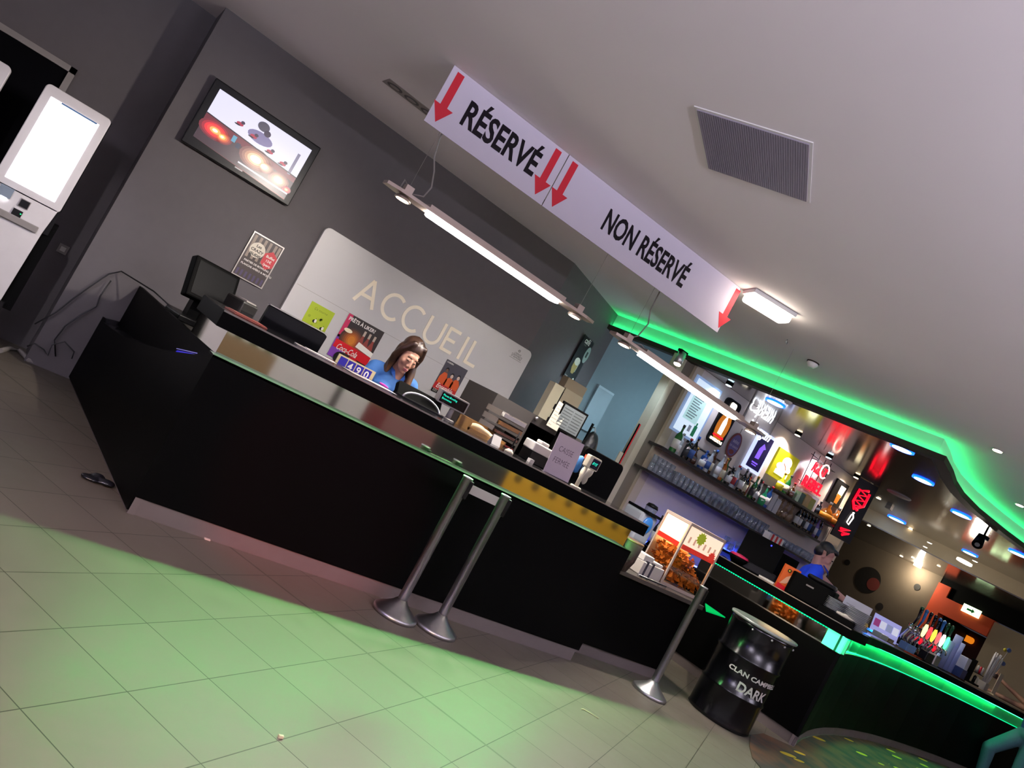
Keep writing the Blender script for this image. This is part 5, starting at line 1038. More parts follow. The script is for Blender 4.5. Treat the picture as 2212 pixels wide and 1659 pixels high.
# far wall decals, exit sign
for px, rad, lb, m in (((1874, 1253), .30, 'large dark brown disc decal on the far wall', '#15100c'), ((1886, 1262), .145, 'dull red disc decal overlapping the large dark one', '#6a2a24'), ((1830, 1215), .07, 'small dark disc decal near the barman on the far wall', '#15100c'), ((1981, 1268), .07, 'small dark disc decal left of the orange column', '#15100c'), ((1900, 1310), .08, 'dark disc decal above the lit menu card', '#1a1210')):
    q = ox(px, 16.99-(.006 if rad == .145 else 0)); M = frame(q, (0, -1, 0), UPZ); r = MB().prism(circ(0, 0, rad, 36), -.004, 0, mat('decal_'+m[1:], m, .7)).build('wall_decal'); r.matrix_world = M; tag(r, lb, 'decal')
q = ox((2097, 1319), 16.9); r = thing('exit_sign', 'small glowing pale green emergency exit sign on the orange wall', 'sign', M=frame(q, (0, -1, 0), UPZ)); MB().b2((-.17, -.08, -.05), (.17, .08, 0), mat('exit_glow', '#d8ffd0', .4, emit='#dcffc0', es=3.)).build('lit_box', r)
d = MB(); d.poly([(-.08, -.02), (.02, -.02), (.02, -.05), (.08, .0), (.02, .05), (.02, .02), (-.08, .02)], mat('exit_green', '#20a050', .4), z=.002); d.build('arrow', r)
for px, lb, w_, h in (((2055, 1370), 'left orange lit patch inside the dark doorway', .35, .16), ((2084, 1377), 'right orange lit patch inside the dark doorway', .4, .14)):
    q = ox(px, 18.45); r = MB().prism(rrect(w_, h, .06), -.01, 0, mat('orange_glow', '#c06010', .5, emit='#e07a18', es=1.0)).build('added_glow'); r.matrix_world = frame(q, (0, -1, 0), UPZ); tag(r, lb, 'lamp')  # orange lit area painted as glowing plates

# ================================================================== THINGS ON THE BARS
RD = (.2400, -.9708)
def ra(p, d): return ov(p, (BA[0]+.97*d, BA[1]+.24*d), RD)     # a point d behind the edge of the straight run
def onc(p, d):
    pts = offset(BC, -d); best = None
    for a, b in zip(pts, pts[1:]):
        e_ = V((b[0]-a[0], b[1]-a[1], 0)); q = ov(p, a, e_.normalized()); t = (q-V(a+(0,))).dot(e_)/e_.dot(e_)
        if -.05 <= t <= 1.05: return q
    return ov(p, pts[-2], (pts[-1][0]-pts[-2][0], pts[-1][1]-pts[-2][1]))
ZT = 1.2475; ZT2 = 1.2645
# chip warmer
wx0, wx1 = 5.50, 6.12; wy0 = 4.78; wz0, wz1 = .8005, 1.40
r = thing('chip_warmer', 'lit glass warmer cabinet full of orange tortilla chips on the low counter', 'chip warmer', (5.45, 4.82, .8005), -.05)
WT = mat('warmer_frame', '#b9a79a', .4); bw, bd_, bh = .50, .36, .62
b = MB(); b.b2((0, 0, 0), (bw, bd_, .03), WT); b.b2((0, 0, bh-.025), (bw, bd_, bh), WT)
for x_ in (0, bw-.018):
    for y_ in (0, bd_-.018): b.b2((x_, y_, .03), (x_+.018, y_+.018, bh-.025), WT)
b.build('frame', r, bevel=.002)
b = MB(); b.b2((.018, .004, .03), (bw-.018, .008, bh-.025), thinglass('warmer_glass', '#fff8ee', .3, .03)); b.b2((.004, .018, .03), (.008, bd_-.018, bh-.025), thinglass('warmer_glass')); b.build('glass', r)
b = MB(); b.b2((.018, bd_-.01, .03), (bw-.018, bd_-.004, bh-.025), mat('warmer_back', '#d8c8a8', .6)); b.build('back', r)
b = MB(); b.poly([(.02, .002, .40), (bw-.02, .002, .40), (bw-.02, .002, .59), (.02, .002, .59)], mat('warmer_print', '#f0e0c8', .5, emit='#ffe8c8', es=.75)); b.poly([(.02, .001, .365), (bw-.02, .001, .365), (bw-.02, .001, .41), (.02, .001, .41)], mat('warmer_red', '#c02818', .5, emit='#d02818', es=.35))
F = frame((0, 0, 0), (1, 0, 0), UPZ)
b.add([(p_[0], -.0005, p_[1]) for p_ in star(.20, .525, .048, .066, 12)], [tuple(range(24))], mat('star_green', '#98a818', .5, emit='#a0b020', es=.3)); b.add([(p_[0], -.0005, p_[1]) for p_ in star(.42, .42, .035, .052, 11)], [tuple(range(22))], mat('star_red', '#d83020', .5, emit='#e03820', es=.3))
for k in range(6): b.poly([(.06+.07*k, -.0003, .44), (.085+.07*k, -.0003, .44), (.085+.07*k, -.0003, .50), (.06+.07*k, -.0003, .50)], mat('print_pink', '#e0b0a0', .5, emit='#f0c0a0', es=.3))
b.text('TORTILLAS', .036, mat('star_red'), F, at=(.14, .372, .0012), bold=.02); b.poly([(.002, .03, .365), (.002, bd_-.03, .365), (.002, bd_-.03, .59), (.002, .03, .59)], mat('warmer_print')); b.poly([(.001, .03, .365), (.001, bd_-.03, .365), (.001, bd_-.03, .41), (.001, .03, .41)], mat('warmer_red')); b.build('printed_header', r, weld=False)
CH = mat('tortilla_chip', '#c8761c', .7, var=.35, scale=30); random.seed(5); b = MB()
for k in range(900):
    x_ = random.uniform(.03, bw-.03); y_ = random.uniform(.02, bd_-.03); top = .30-.20*max(0, (x_-.22)/.25)
    z_ = .04+random.random()**.6*max(.05, top-.0); s_ = random.uniform(.025, .038); Rr = Matrix.Translation((x_, y_, z_)) @ Matrix.Rotation(random.uniform(0, 6.28), 4, 'Z') @ Matrix.Rotation(random.uniform(-1.5, 1.5), 4, 'X')
    b.add([(-s_, -s_*.6, 0), (s_, -s_*.6, 0), (0, s_, .008)], [(0, 1, 2)], CH, Rr)
o = b.build('tortilla_chips', weld=False); o.location = r.location; o.rotation_euler = r.rotation_euler; tag(o, 'heap of orange tortilla chips inside the lit warmer', 'tortilla chips'); o['kind'] = 'stuff'
l = bpy.data.lights.new('warmer_lamp', 'AREA'); l.size = .3; l.energy = 5; l.color = (1, .74, .42); lo_ = bpy.data.objects.new('warmer_lamp', l); COL.objects.link(lo_); lo_.parent = r; lo_.location = (.25, .18, .585)
# napkins and tongs
r = thing('napkin_box', 'open box of white paper napkins and cups beside the chip warmer', 'napkin box', (5.12, 4.80, .8005), .1)
b = MB(); b.b2((0, 0, 0), (.32, .22, .12), mat('napkin_white', '#cfc8c0', .8, var=.1)); b.b2((.0, .02, .12), (.14, .2, .18), PAPER); b.b2((.15, .02, .12), (.3, .2, .15), PAPER); b.build('stack', r, bevel=.006); b = MB()
for x_ in (.045, .13): b.b2((x_, -.004, 0), (x_+.025, .224, .135), mat('strap_dark', '#2a2430', .6))
b.build('band', r)
tag(MB().tube([(5.02, 4.68, .81), (5.3, 4.67, .815), (5.42, 4.72, .81)], .007, INK, 6).tube([(5.02, 4.70, .81), (5.3, 4.70, .815), (5.42, 4.73, .81)], .006, STEEL, 6).build('serving_tongs'), 'dark serving tongs lying in front of the napkin box', 'tongs')
r = thing('black_bin', 'black box behind the napkin box at the end of the reception counter', 'box', (4.75, 5.0, .8005)); MB().b2((0, 0, 0), (.5, .3, .2), MATTBLK).build('body', r, bevel=.01)
r = thing('brown_basket', 'round dark brown basket at the right end of the reception counter mirror', 'basket', (4.70, 4.66, .8005)); MB().lathe([(.09, 0), (.12, .1), (.125, .26), (.115, .26), (.1, .1), (.001, .02)], mat('brown_wicker', '#2c1c12', .6, var=.4, scale=40), n=20).build('body', r); MB().lathe([(.124, .25), (.13, .255), (.124, .265)], mat('rim_brass', '#6a4a2a', .4), n=20).build('rim', r)
# back counter, left part
q = oy((1412, 1090), 6.45); r = thing('blender', 'white and black blender by the pillar end of the back bar', 'blender', (q.x, 6.45, .92)); b = MB(); b.lathe([(.08, 0), (.085, .12), (.05, .18)], BLACK); b.build('base', r); b = MB(); b.lathe([(.05, .18), (.075, .42), (.072, .42), (.048, .19)], GLS); b.build('jug', r); MB().lathe([(.078, .42), (.06, .46), (.001, .47)], BLACK).build('lid', r)
r = thing('coffee_machine', 'white and chrome coffee machine on the back bar by the pillar', 'coffee machine', (6.44, 6.42, .92)); b = MB(); b.b2((-.12, -.15, 0), (.14, .17, .34), mat('appliance_white', '#aeb4c0', .35)); b.build('body', r, bevel=.03); b = MB(); b.ell((.0, -.16, .22), (.08, .03, .1), mat('blue_panel', '#2a6ab0', .3, emit='#3a80d0', es=.3)); b.build('panel', r); MB().b2((-.1, -.2, .34), (.12, .17, .37), BLACK).build('cup_tray', r)
for k in range(3): o = thing('syrup_pump', f'clear jar with a black cap, {ordn(k)} from left on the back bar', 'jar', (6.85+.12*k, 6.38, .92), 0, 'jars on the back bar'); MB().lathe([(.05, 0), (.05, .2), (.02, .24)], GLS, n=14).build('jar', o); MB().ell((0, 0, .27), (.03, .03, .035), BLACK, nu=10, nv=8).build('cap', o)
for k in range(8):
    h = .28; o = bottle(6.92+.085*k, 6.56, .92+.0, h+.12, .036, 2, 1, 1, 0, f'dark syrup bottle with pourer, {ordn(k)} from left on the back bar', 'dark syrup bottles on the back bar')
o = thing('cloth_caddy', 'turquoise cloth over a clear tub on the back bar', 'tub', (7.15, 6.3, .92)); MB().b2((-.12, -.09, 0), (.12, .09, .2), GLS).build('tub', o); MB().b2((-.1, -.1, .14), (.06, -.085, .26), mat('turquoise_cloth', '#1a90b0', .7)).build('cloth', o)
# straight run of the bar, from far to near
def base_at(p, d, z=ZT): q = ra(p, d); return V((q.x, q.y, z))
q = base_at((1597, 1203), .22); o = thing('ice_bowl', 'dark bowl with a pink lid at the far end of the bar', 'bowl', q); MB().lathe([(.06, 0), (.1, .05), (.11, .08)], MATTBLK).build('bowl', o); MB().lathe([(.115, .08), (.09, .105), (.001, .115)], mat('pink_lid', '#c02050', .4)).build('lid', o)
q = base_at((1638, 1210), .5); o = thing('bar_till', 'big black till screen with blue pilot lights on the bar', 'till', q, -.9); b = MB(); b.b2((-.24, -.03, .08), (.20, .03, .42), MATTBLK, Matrix.Rotation(-.25, 4, 'X')); b.build('screen', o, bevel=.01); b = MB(); b.b2((-.26, -.2, 0), (.24, .16, .09), BLACK); b.build('base', o, bevel=.01); b = MB(); b.ell((.05, -.08, .36), (.008, .008, .008), mat('blue_pilot', '#2020ff', .4, emit='#3030ff', es=6)); b.ell((.28, -.2, .06), (.009, .009, .009), mat('cyan_pilot', '#2080ff', .4, emit='#30a0ff', es=6)); b.build('pilot_lamp', o)
q = oy((1668, 1168), 6.5); MB().b2((q.x-.3, 6.2, .92), (q.x+.3, 6.6, q.z-.08), GLOSSB, T3).build('rear_cupboard', bar)
o = thing('straw_box', 'red and white striped paper box in front of the blue lit glasses', 'box', (q.x, 6.5, q.z-.0795)); b = MB()
for k in range(7): b.b2((-.16+.046*k, -.05, 0), (-.16+.046*(k+1), .05, .16), RED if k % 2 else PAPER)
b.build('carton', o)
q = base_at((1672, 1240), .25); tag(MB().box((q.x, q.y, ZT+.01), (.16, .2, .018), PAPER).build('paper_pad'), 'white paper pad beside the orange menu box', 'papers')
q = base_at((1690, 1272), .2); o = thing('orange_display_box', 'orange printed card box standing on the bar in front of the barman', 'box', q, -.7); MB().b2((-.085, -.03, 0), (.085, .03, .26), mat('orange_card', '#d8601a', .5)).build('card', o)
b = MB(); Fm = frame((-.085, -.0305, 0), (1, 0, 0), UPZ); b.poly(circ(.06, .21, .02), INK, Fm, z=.001); b.poly(circ(.06, .21, .01), mat('yellow_dot', '#e8d020', .5), Fm, z=.002); b.poly([(.02, .05), (.08, .07), (.15, .16), (.13, .20), (.06, .14)], mat('peach_print', '#e8b090', .5), Fm, z=.001); b.poly([(.0, .0), (.17, .0), (.17, .03), (.0, .05)], mat('print_cola_red', '#c02020', .4), Fm, z=.001); b.build('print', o, weld=False)
q = base_at((1745, 1296), .28); o = thing('ice_bucket', 'wide black drinks cooler box on the bar in front of the barman', 'cooler', q, -1.2); b = MB(); b.prism(rrect(.46, .3, .06), 0, .24, MATTBLK); b.build('body', o, bevel=.012); b = MB(); b.prism(rrect(.3, .2, .05, cx=.05), .24, .29, BLACK); b.build('lid', o, bevel=.02); MB().b2((-.05, -.152, .16), (.03, -.150, .175), GREYPL).build('badge', o)
# plates
PLM = mat('steel_tray', '#c0c4cc', .3, .2)
for c, (px, nn) in enumerate((((1800, 1322), 12), ((1845, 1345), 13))):
    q = base_at(px, .22 if c == 0 else .18)
    proto = None
    for k in range(nn):
        if proto is None: o = MB().lathe([(.08, 0), (.115, .012), (.118, .014), (.08, .004), (.001, .003)], PLM, n=22).build('steel_dish'); proto = o
        else: o = proto.copy(); COL.objects.link(o)
        o.location = (q.x, q.y, ZT+.001+k*.015); tag(o, f'round steel dish, {ordn(k)} from the bottom of the {"left" if c == 0 else "right"} stack on the bar', 'dish', 'steel dishes stacked on the bar')
for k, px in enumerate(((1790, 1330), (1820, 1344))): q = base_at(px, .10); o = thing('black_tray', ('left' if k == 0 else 'right')+' low black tub in front of the steel dishes', 'tub', q, -1.33); MB().prism(rrect(.24, .12, .02), 0, .06, MATTBLK).build('tub', o, bevel=.006); 
o = blob('napkin_heap', [('e', q+V((0, 0, .075)), (.05, .05, .025)), ('e', q+V((.02, -.05, .075)), (.04, .05, .02)), ('e', q+V((-.01, .06, .075)), (.04, .04, .02))], .012, mat('napkin_white'), None, 1); tag(o, 'heap of white napkins in the right black tub', 'napkins')
q = base_at((1846, 1322), .42); o = thing('menu_stand', 'white menu card in a clear stand behind the steel dishes', 'menu', q, -.75); b = MB(); b.b2((-.14, -.003, .0), (.14, .003, .27), mat('menu_card', '#b8bccc', .5)); b.build('card', o); b = MB()
for k in range(5): b.b2((-.11, -.004, .08+.03*k), (-.02+.02*(k % 2), -.0032, .083+.03*k), mat('grey_lines'))
b.b2((.03, -.006, .02), (.09, -.0035, .06), mat('dark_red_print', '#7a2030', .5)); b.build('print', o, weld=False); MB().b2((-.15, -.04, -.0), (.15, .04, .008), GREYPL).build('foot', o)
q = base_at((1868, 1330), .45); o = thing('fruit_bowl', 'small bowl of yellow fruit behind the steel dishes', 'bowl', q); MB().lathe([(.05, 0), (.09, .05), (.1, .08), (.095, .08), (.001, .02)], GLS).build('bowl', o)
for k, (dx, dy) in enumerate(((-.03, 0), (.04, .01), (.0, -.04))): tag(MB().ell((q.x+dx, q.y+dy, q.z+.085), (.04, .035, .035), mat('lemon', '#c8a02c', .6), nu=12, nv=8).build('lemon'), f'{("left", "right", "front")[k]} yellow lemon in the small fruit bowl', 'fruit', 'lemons in the bowl')
# curved run
def cb(p, d=.3): q = onc(p, d); return V((q.x, q.y, ZT2))
tdir = (cb((2014, 1399))-cb((1967, 1367))); tdir.z = 0
t0 = cb((1963, 1363), .3); t1 = cb((2030, 1402), .3); tv = (t1-t0); tv.z = 0
r = thing('beer_tower', 'chrome beer tap tower with glowing badges on the curved bar', 'beer taps', t0, math.atan2(tv.y, tv.x)); Lt = tv.length
CHR = mat('chrome', '#c8c8cc', .08, 1.0)
b = MB(); b.b2((-.1, -.10, 0), (Lt+.1, .12, .03), CHR); b.build('drip_plate', r, bevel=.006)
hd_ = [mat('handle_black', '#101014', .2), mat('handle_blue', '#3a78c0', .3), mat('handle_green', '#0f4a28', .3)]
cols = [None, None, ('w', '#f0d890', 2.2), ('r', '#e04048', 1.3), ('y', '#f0d040', 1.8), ('p', '#e06868', 1.2), ('v', '#fff6ea', 3.5), ('g', '#40ff80', 4)]
for k in range(8):
    x_ = Lt*(k-.5)/7.
    s = MB(); s.tube([(x_, 0, .03), (x_, .02, .16), (x_-.02, -.04, .28), (x_-.03, -.03, .36)], [.05, .045, .035, .03], CHR, 14); s.tube([(x_-.02, -.05, .26), (x_-.02, -.13, .25), (x_-.02, -.14, .19)], .011, CHR, 8); t_ = s.build('tap', r)
    h = MB(); h.tube([(x_-.02, -.05, .34), (x_-.01, -.07, .46), (x_-.0, -.06, .58)], [.010, .016, .022], hd_[(0, 1, 0, 0, 0, 1, 2, 2)[k]], 10); h.ell((x_, -.06, .6), (.026, .026, .03), hd_[(2, 1, 0, 0, 1, 1, 2, 2)[k]]); h.build('handle', t_)
    if cols[k]:
        c_m = mat('badge_'+cols[k][0], cols[k][1], .3, emit=cols[k][1], es=cols[k][2]); h = MB(); h.ell((x_-.0, -.075, .36), (.055, .022, .10), c_m); h.build('badge', t_)
        h = MB(); h.prism(circ(0, .0, .066, 20, .115), -.012, 0, CHR, frame((x_, -.07, .36), (1, 0, 0), UPZ)); h.build('badge_ring', t_)
    if k in (2, 5): h = MB(); h.ell((x_-.03, -.10, .20), (.03, .02, .045), NR); h.build('red_lens', t_)
q = cb((1918, 1352), .4); o = thing('lit_menu', 'lit tilted menu card with coloured squares left of the beer taps', 'menu', q, -.7); b = MB(); b.b2((-.19, -.004, .0), (.19, .004, .26), mat('menu_lit', '#a8a8d8', .4, emit='#b0b0f0', es=.5), Matrix.Rotation(-.25, 4, 'X')); b.build('card', o); b = MB()
for k, m in enumerate(('#8a2a6a', '#d8d8e8', '#8890b0', '#e0e0f0')): b.b2((-.17+.088*k, -.006, .1), (-.09+.088*k, -.0045, .2), mat('sq_'+m[1:], m, .4, emit=m, es=.6), Matrix.Rotation(-.25, 4, 'X'))
b.build('print', o, weld=False)
q = cb((1893, 1345), .2); o = thing('blue_light_bar', 'thin glowing blue bar lying at the joint of the two counter runs', 'light bar', q); MB().tube([(-.12, .08, .03), (.25, .05, .02)], .012, mat('blue_bar', '#1060ff', .4, emit='#1880ff', es=4)).build('tube', o)
for k, (px, w_, h, m, lb) in enumerate((((1900, 1375), .22, .06, mat('dish_pale', '#9aa4a0', .4), 'flat pale dish by the joint of the bar'), ((1912, 1385), .2, .05, CHR, 'low chrome ashtray beside the pale dish'), ((1965, 1388), .30, .10, mat('blue_towel', '#5a7aa8', .8), 'folded blue towel in front of the beer taps'), ((2000, 1418), .26, .12, BLACK, 'black drip box in front of the beer taps'), ((2015, 1425), .2, .14, STEEL, 'steel caddy at the right foot of the beer taps'))):
    q = cb(px, .09); o = tag(MB().prism(rrect(w_, .12, .02), 0, h, m).build('bar_item', bevel=.006), lb, 'bar item'); o.name = ('dish', 'ashtray', 'folded_towel', 'drip_box', 'steel_caddy')[k]; o.location = q; o.rotation_euler.z = .1
CUP = thinglass('cup_plastic', '#dfe6ff', .4, .1, '#b8c4f0', .55)
for k, px in enumerate(((2032, 1432), (2042, 1436), (2052, 1440))):
    q = cb(px, .2+.05*k); o = thing('cup_stack', f'stack of clear plastic cups right of the beer taps, {ordn(k)} from left', 'cups', q, 0, 'stacked plastic cups on the bar'); hh2 = (.42, .55, .48)[k]; MB().lathe([(.05, 0), (.055, hh2), (.052, hh2), (.047, .01)], CUP, n=16).build('cups', o)
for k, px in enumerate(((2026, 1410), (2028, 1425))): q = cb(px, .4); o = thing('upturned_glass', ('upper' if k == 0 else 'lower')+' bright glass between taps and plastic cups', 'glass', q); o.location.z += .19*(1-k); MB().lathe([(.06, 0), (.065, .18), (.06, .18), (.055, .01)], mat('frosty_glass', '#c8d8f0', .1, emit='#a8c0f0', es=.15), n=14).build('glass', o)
q = cb((2068, 1455), .25); o = thing('straw_dispenser', 'white and blue napkin dispenser on the curved bar', 'dispenser', q, .15); MB().b2((-.12, -.08, 0), (.12, .08, .14), mat('navy_plastic', '#2a3a6a', .3)).build('base', o, bevel=.006); MB().b2((-.1, -.07, .14), (.1, .07, .32), mat('white_lit_plastic', '#c8cce0', .4)).build('top', o, bevel=.006)
q = cb((2098, 1470), .25); o = thing('spice_rack', 'dark cluttered rack of small jars on the curved bar', 'rack', q, .1); b = MB(); b.b2((-.14, -.08, 0), (.14, .08, .03), MATTBLK); b.b2((-.14, .07, 0), (.14, .08, .36), MATTBLK); b.b2((-.14, -.08, .18), (.14, .08, .19), MATTBLK); b.build('rack', o)
for k in range(5): b = MB(); b.lathe([(.022, 0), (.022, .1), (.001, .12)], (GREYPL, BLACK, mat('cap_red'), CREAM, GREYPL)[k], n=10, c=(-.11+.055*k, -.04, .031 if k % 2 else .191)); b.build('jar', o)
q = cb((2118, 1490), .3); o = thing('straw_holder', 'tall holder with white straws and blue plastic stirrers', 'holder', q, .1); b = MB(); b.prism(rrect(.2, .12, .02), 0, .12, GREYPL); b.build('cup', o)
b = MB()
for k in range(12): b.tube([(-.07+.013*k, .02*math.sin(k), .1), (-.12+.035*k, .02*math.sin(k), .62-.03*(k % 3))], .010, mat('straw_white', '#b4b0b4', .5), 6)
b.build('straws', o); b = MB()
for x_, z_ in ((.30, .75), (.34, .52)): b.ell((x_, -.02, z_), (.10, .02, .035), mat('stirrer_blue', '#4a68b0', .4)); b.tube([(.05, 0, .1), (x_, -.02, z_)], .006, GREYPL, 6)
b.ell((.12, -.02, .72), (.06, .02, .03), mat('stirrer_yellow', '#c8c03a', .4)); b.build('stirrers', o)
q = cb((2145, 1497), .2); o = thing('small_menu', 'narrow pale menu card standing on the curved bar', 'menu', q, .1); MB().b2((-.09, -.004, 0), (.09, .004, .36), mat('pale_card', '#b8ac98', .6)).build('card', o); MB().b2((-.12, -.05, 0), (.16, .05, .02), mat('pale_foot', '#c8b898', .6)).build('foot', o)
# ================================================================== PEOPLE
def hand(wrist, fwd, nrm, side, L=.18, curl=.5):
    """capsules of a hand: palm, four fingers of unequal length, thumb leaving the side of the palm"""
    w = V(wrist); f = V(fwd).normalized(); n = V(nrm); n = (n-f*n.dot(f)).normalized(); s = f.cross(n)*side; k = L/.18; out = []
    pc = w+f*.05*k
    for a in (-.028, -.009, .010, .028): out.append(('c', w+f*.012*k+s*a*.6*k, .015*k, w+f*.088*k+s*a*k, .0125*k))
    for a, l_ in ((-.030, .062), (-.010, .074), (.010, .070), (.029, .055)):
        b0 = w+f*.088*k+s*a*k; d1 = (f*math.cos(curl*.6)+n*math.sin(curl*.6)); b1 = b0+d1*l_*.42*k
        d2 = (f*math.cos(curl*1.5)+n*math.sin(curl*1.5)); b2 = b1+d2*l_*.33*k; d3 = (f*math.cos(curl*2.2)+n*math.sin(curl*2.2)); b3 = b2+d3*l_*.25*k
        out += [('c', b0, .0095*k, b1, .0085*k), ('c', b1, .0085*k, b2, .0075*k), ('c', b2, .0075*k, b3, .0065*k)]
    t0 = w+f*.03*k-s*.026*k; t1 = t0+(f*.7-s*.6+n*.25).normalized()*.036*k; t2 = t1+(f*.9-s*.25+n*.35).normalized()*.03*k
    out += [('c', t0, .014*k, t1, .0105*k), ('c', t1, .0105*k, t2, .008*k)]
    return out
def headshapes(c, Rm3, neckbase, k=1.0):
    T_ = lambda p: V(c)+Rm3 @ (V(p)*k)
    def e(p, r): return ('e', T_(p), tuple(x*k for x in r), Rm3)
    return [e((0, .018, .045), (.074, .094, .085)), e((0, -.028, -.025), (.062, .066, .088)), e((0, -.045, -.082), (.046, .045, .034)), e((0, -.074, -.105), (.021, .018, .016)),
            ('c', T_((0, -.092, .004)), .008*k, T_((0, -.108, -.036)), .0110*k), e((.0115, -.1, -.041), (.009, .012, .008)), e((-.0115, -.1, -.041), (.009, .012, .008)), e((0, -.074, .026), (.048, .013, .018)),
            e((.036, -.066, -.03), (.025, .022, .025)), e((-.036, -.066, -.03), (.025, .022, .025)), e((0, -.089, -.067), (.024, .013, .007)), e((0, -.088, -.079), (.019, .012, .008)),
            e((.030, -.081, -.001), (.015, .011, .009)), e((-.030, -.081, -.001), (.015, .011, .009)), e((.077, .012, -.018), (.010, .020, .032)), e((-.077, .012, -.018), (.010, .020, .032)),
            ('c', T_((0, .02, -.06)), .050*k, V(neckbase), .056*k)], T_
def face(parent, T_, Rm3, lipcol, browcol, k=1.0, closed=True):
    LM = mat('lips_'+lipcol[1:], lipcol, .5); BM = mat('brow_'+browcol[1:], browcol, .8); EM_ = mat('eye_dark', '#1a120e', .3); EW = mat('eye_white', '#c8c0b8', .4)
    b = MB(); b.ell(T_((0, -.1005, -.0665)), (.021*k, .004*k, .0045*k), LM, R=Rm3, nu=12, nv=8); b.ell(T_((0, -.0985, -.0785)), (.0175*k, .004*k, .0055*k), LM, R=Rm3, nu=12, nv=8); b.build('lips', parent)
    for s in (-1, 1):
        b = MB(); b.ell(T_((s*.030, -.0905, -.004)), (.0145*k, .004*k, .0034*k if closed else .005*k), EM_, R=Rm3, nu=12, nv=6); b.build('eye', parent)
        b = MB(); b.tube([T_((s*.014, -.0955, .0195)), T_((s*.032, -.095, .0245)), T_((s*.050, -.083, .019))], .004*k, BM, 6); b.build('eyebrow', parent)
def rot(yaw, pitch, roll=0): return (Matrix.Rotation(yaw, 3, 'Z') @ Matrix.Rotation(pitch, 3, 'X') @ Matrix.Rotation(roll, 3, 'Y'))
SKIN = mat('skin_warm', '#c0907a', .55, var=.04, scale=30); SKIN2 = mat('skin_barman', '#b88880', .55, var=.04, scale=30)
POLO = mat('polo_blue', '#3c6fb0', .8, var=.14, scale=18, bump=.3); POLO2 = mat('polo_royal', '#1a48f0', .8, var=.12, scale=18, bump=.3); DENIM = mat('denim', '#28364e', .85, var=.15, scale=60); DARKT = mat('dark_trousers', '#14151a', .85)
MAG = mat('badge_magenta', '#c038a8', .6); COLLAR = mat('collar_blue', '#1f55a8', .8)
def legs(hipz, y0=.04, spread=.09):
    out = []
    for s in (-1, 1):
        out += [('c', (s*spread, y0, hipz), .085, (s*spread*1.05, y0-.01, .48), .058), ('c', (s*spread*1.05, y0-.01, .48), .056, (s*spread*1.05, y0+.03, .09), .038), ('c', (s*spread*1.05, y0+.03, .05), .038, (s*spread*1.1, y0-.13, .035), .03)]
    return out
def trousers(hipz, y0=.04, spread=.09, g=.012):
    out = [('e', (0, y0, hipz+.03), (.165, .12, .12))]
    for s in (-1, 1): out += [('c', (s*spread, y0, hipz), .085+g, (s*spread*1.05, y0-.01, .48), .062+g), ('c', (s*spread*1.05, y0-.01, .48), .06+g, (s*spread*1.05, y0+.03, .11), .05+g)]
    return out
def shoes(y0=.04, spread=.09):
    return [x for s in (-1, 1) for x in (('c', (s*spread*1.05, y0+.03, .05), .045, (s*spread*1.1, y0-.14, .038), .036),)]

# ---- the clerk
wp = oy((893, 775), 5.47); W0 = V((wp.x-.02, 5.66, wp.z-1.55))
r = thing('person', 'woman with long brown hair in a blue polo shirt looking down at the desk', 'person', (W0.x, W0.y, 0)); ZO = W0.z
hz = 1.555+ZO; Rh = rot(.06, .36, .06); hc = (-.02, -.175, hz)
hs, T_ = headshapes(hc, Rh, (.0, -.085, 1.40+ZO), 1.07)
sh_z = 1.355+ZO
body = hs+[('e', (0, .03, .98+ZO), (.155, .11, .12)), ('e', (0, .0, 1.12+ZO), (.135, .095, .14)), ('e', (0, -.045, 1.27+ZO), (.155, .10, .13)), ('c', (-.15, -.06, sh_z), .055, (.15, -.06, sh_z), .055), ('c', (0, -.06, 1.33+ZO), .08, (0, -.09, 1.42+ZO), .052),
   ('c', (-.17, -.06, sh_z-.005), .05, (-.255, -.10, 1.145+ZO), .038), ('c', (-.255, -.10, 1.145+ZO), .037, (-.14, -.36, .985+ZO*.5), .025), ('c', (.17, -.06, sh_z-.005), .05, (.245, -.09, 1.13+ZO), .038), ('c', (.245, -.09, 1.13+ZO), .037, (.13, -.36, .985+ZO*.5), .025)]
hzd = .975+ZO*.5
body += hand((-.14, -.36, hzd), (.35, -.9, -.1), (0, 0, -1), 1, .165, .35)+hand((.13, -.36, hzd), (-.25, -.95, -.1), (0, 0, -1), -1, .165, .35)+legs(.93)
blob('body', body, .006, SKIN, r, 9)
face(r, T_, Rh, '#b0606a', '#4a3020', 1.07)
polo = [('e', (0, .03, .98+ZO), (.168, .122, .13)), ('e', (0, .0, 1.12+ZO), (.152, .112, .15)), ('e', (0, -.045, 1.27+ZO), (.168, .115, .13)), ('e', (.075, -.125, 1.235+ZO), (.07, .055, .065)), ('e', (-.075, -.125, 1.235+ZO), (.07, .055, .065)), ('c', (-.15, -.06, sh_z), .064, (.15, -.06, sh_z), .064), ('c', (0, -.05, 1.34+ZO), .09, (0, -.065, 1.385+ZO), .066),
   ('c', (-.17, -.06, sh_z-.005), .064, (-.228, -.09, 1.215+ZO), .057), ('c', (.17, -.06, sh_z-.005), .064, (.226, -.08, 1.205+ZO), .057)]
blob('polo_shirt', polo, .009, POLO, r, 4)
b = MB()
for s in (-1, 1): b.add([(s*.012, -.165, 1.335+ZO), (s*.062, -.150, 1.37+ZO), (s*.078, -.085, 1.425+ZO), (s*.058, -.09, 1.435+ZO), (s*.045, -.145, 1.40+ZO)], [(0, 1, 2, 3, 4)], COLLAR)
b.build('collar', r)
b = MB(); b.ell((-.085, -.180, 1.262+ZO), (.042, .006, .011), MAG, R=rot(-.3, -.15, .1), nu=14, nv=8); b.build('name_print', r)
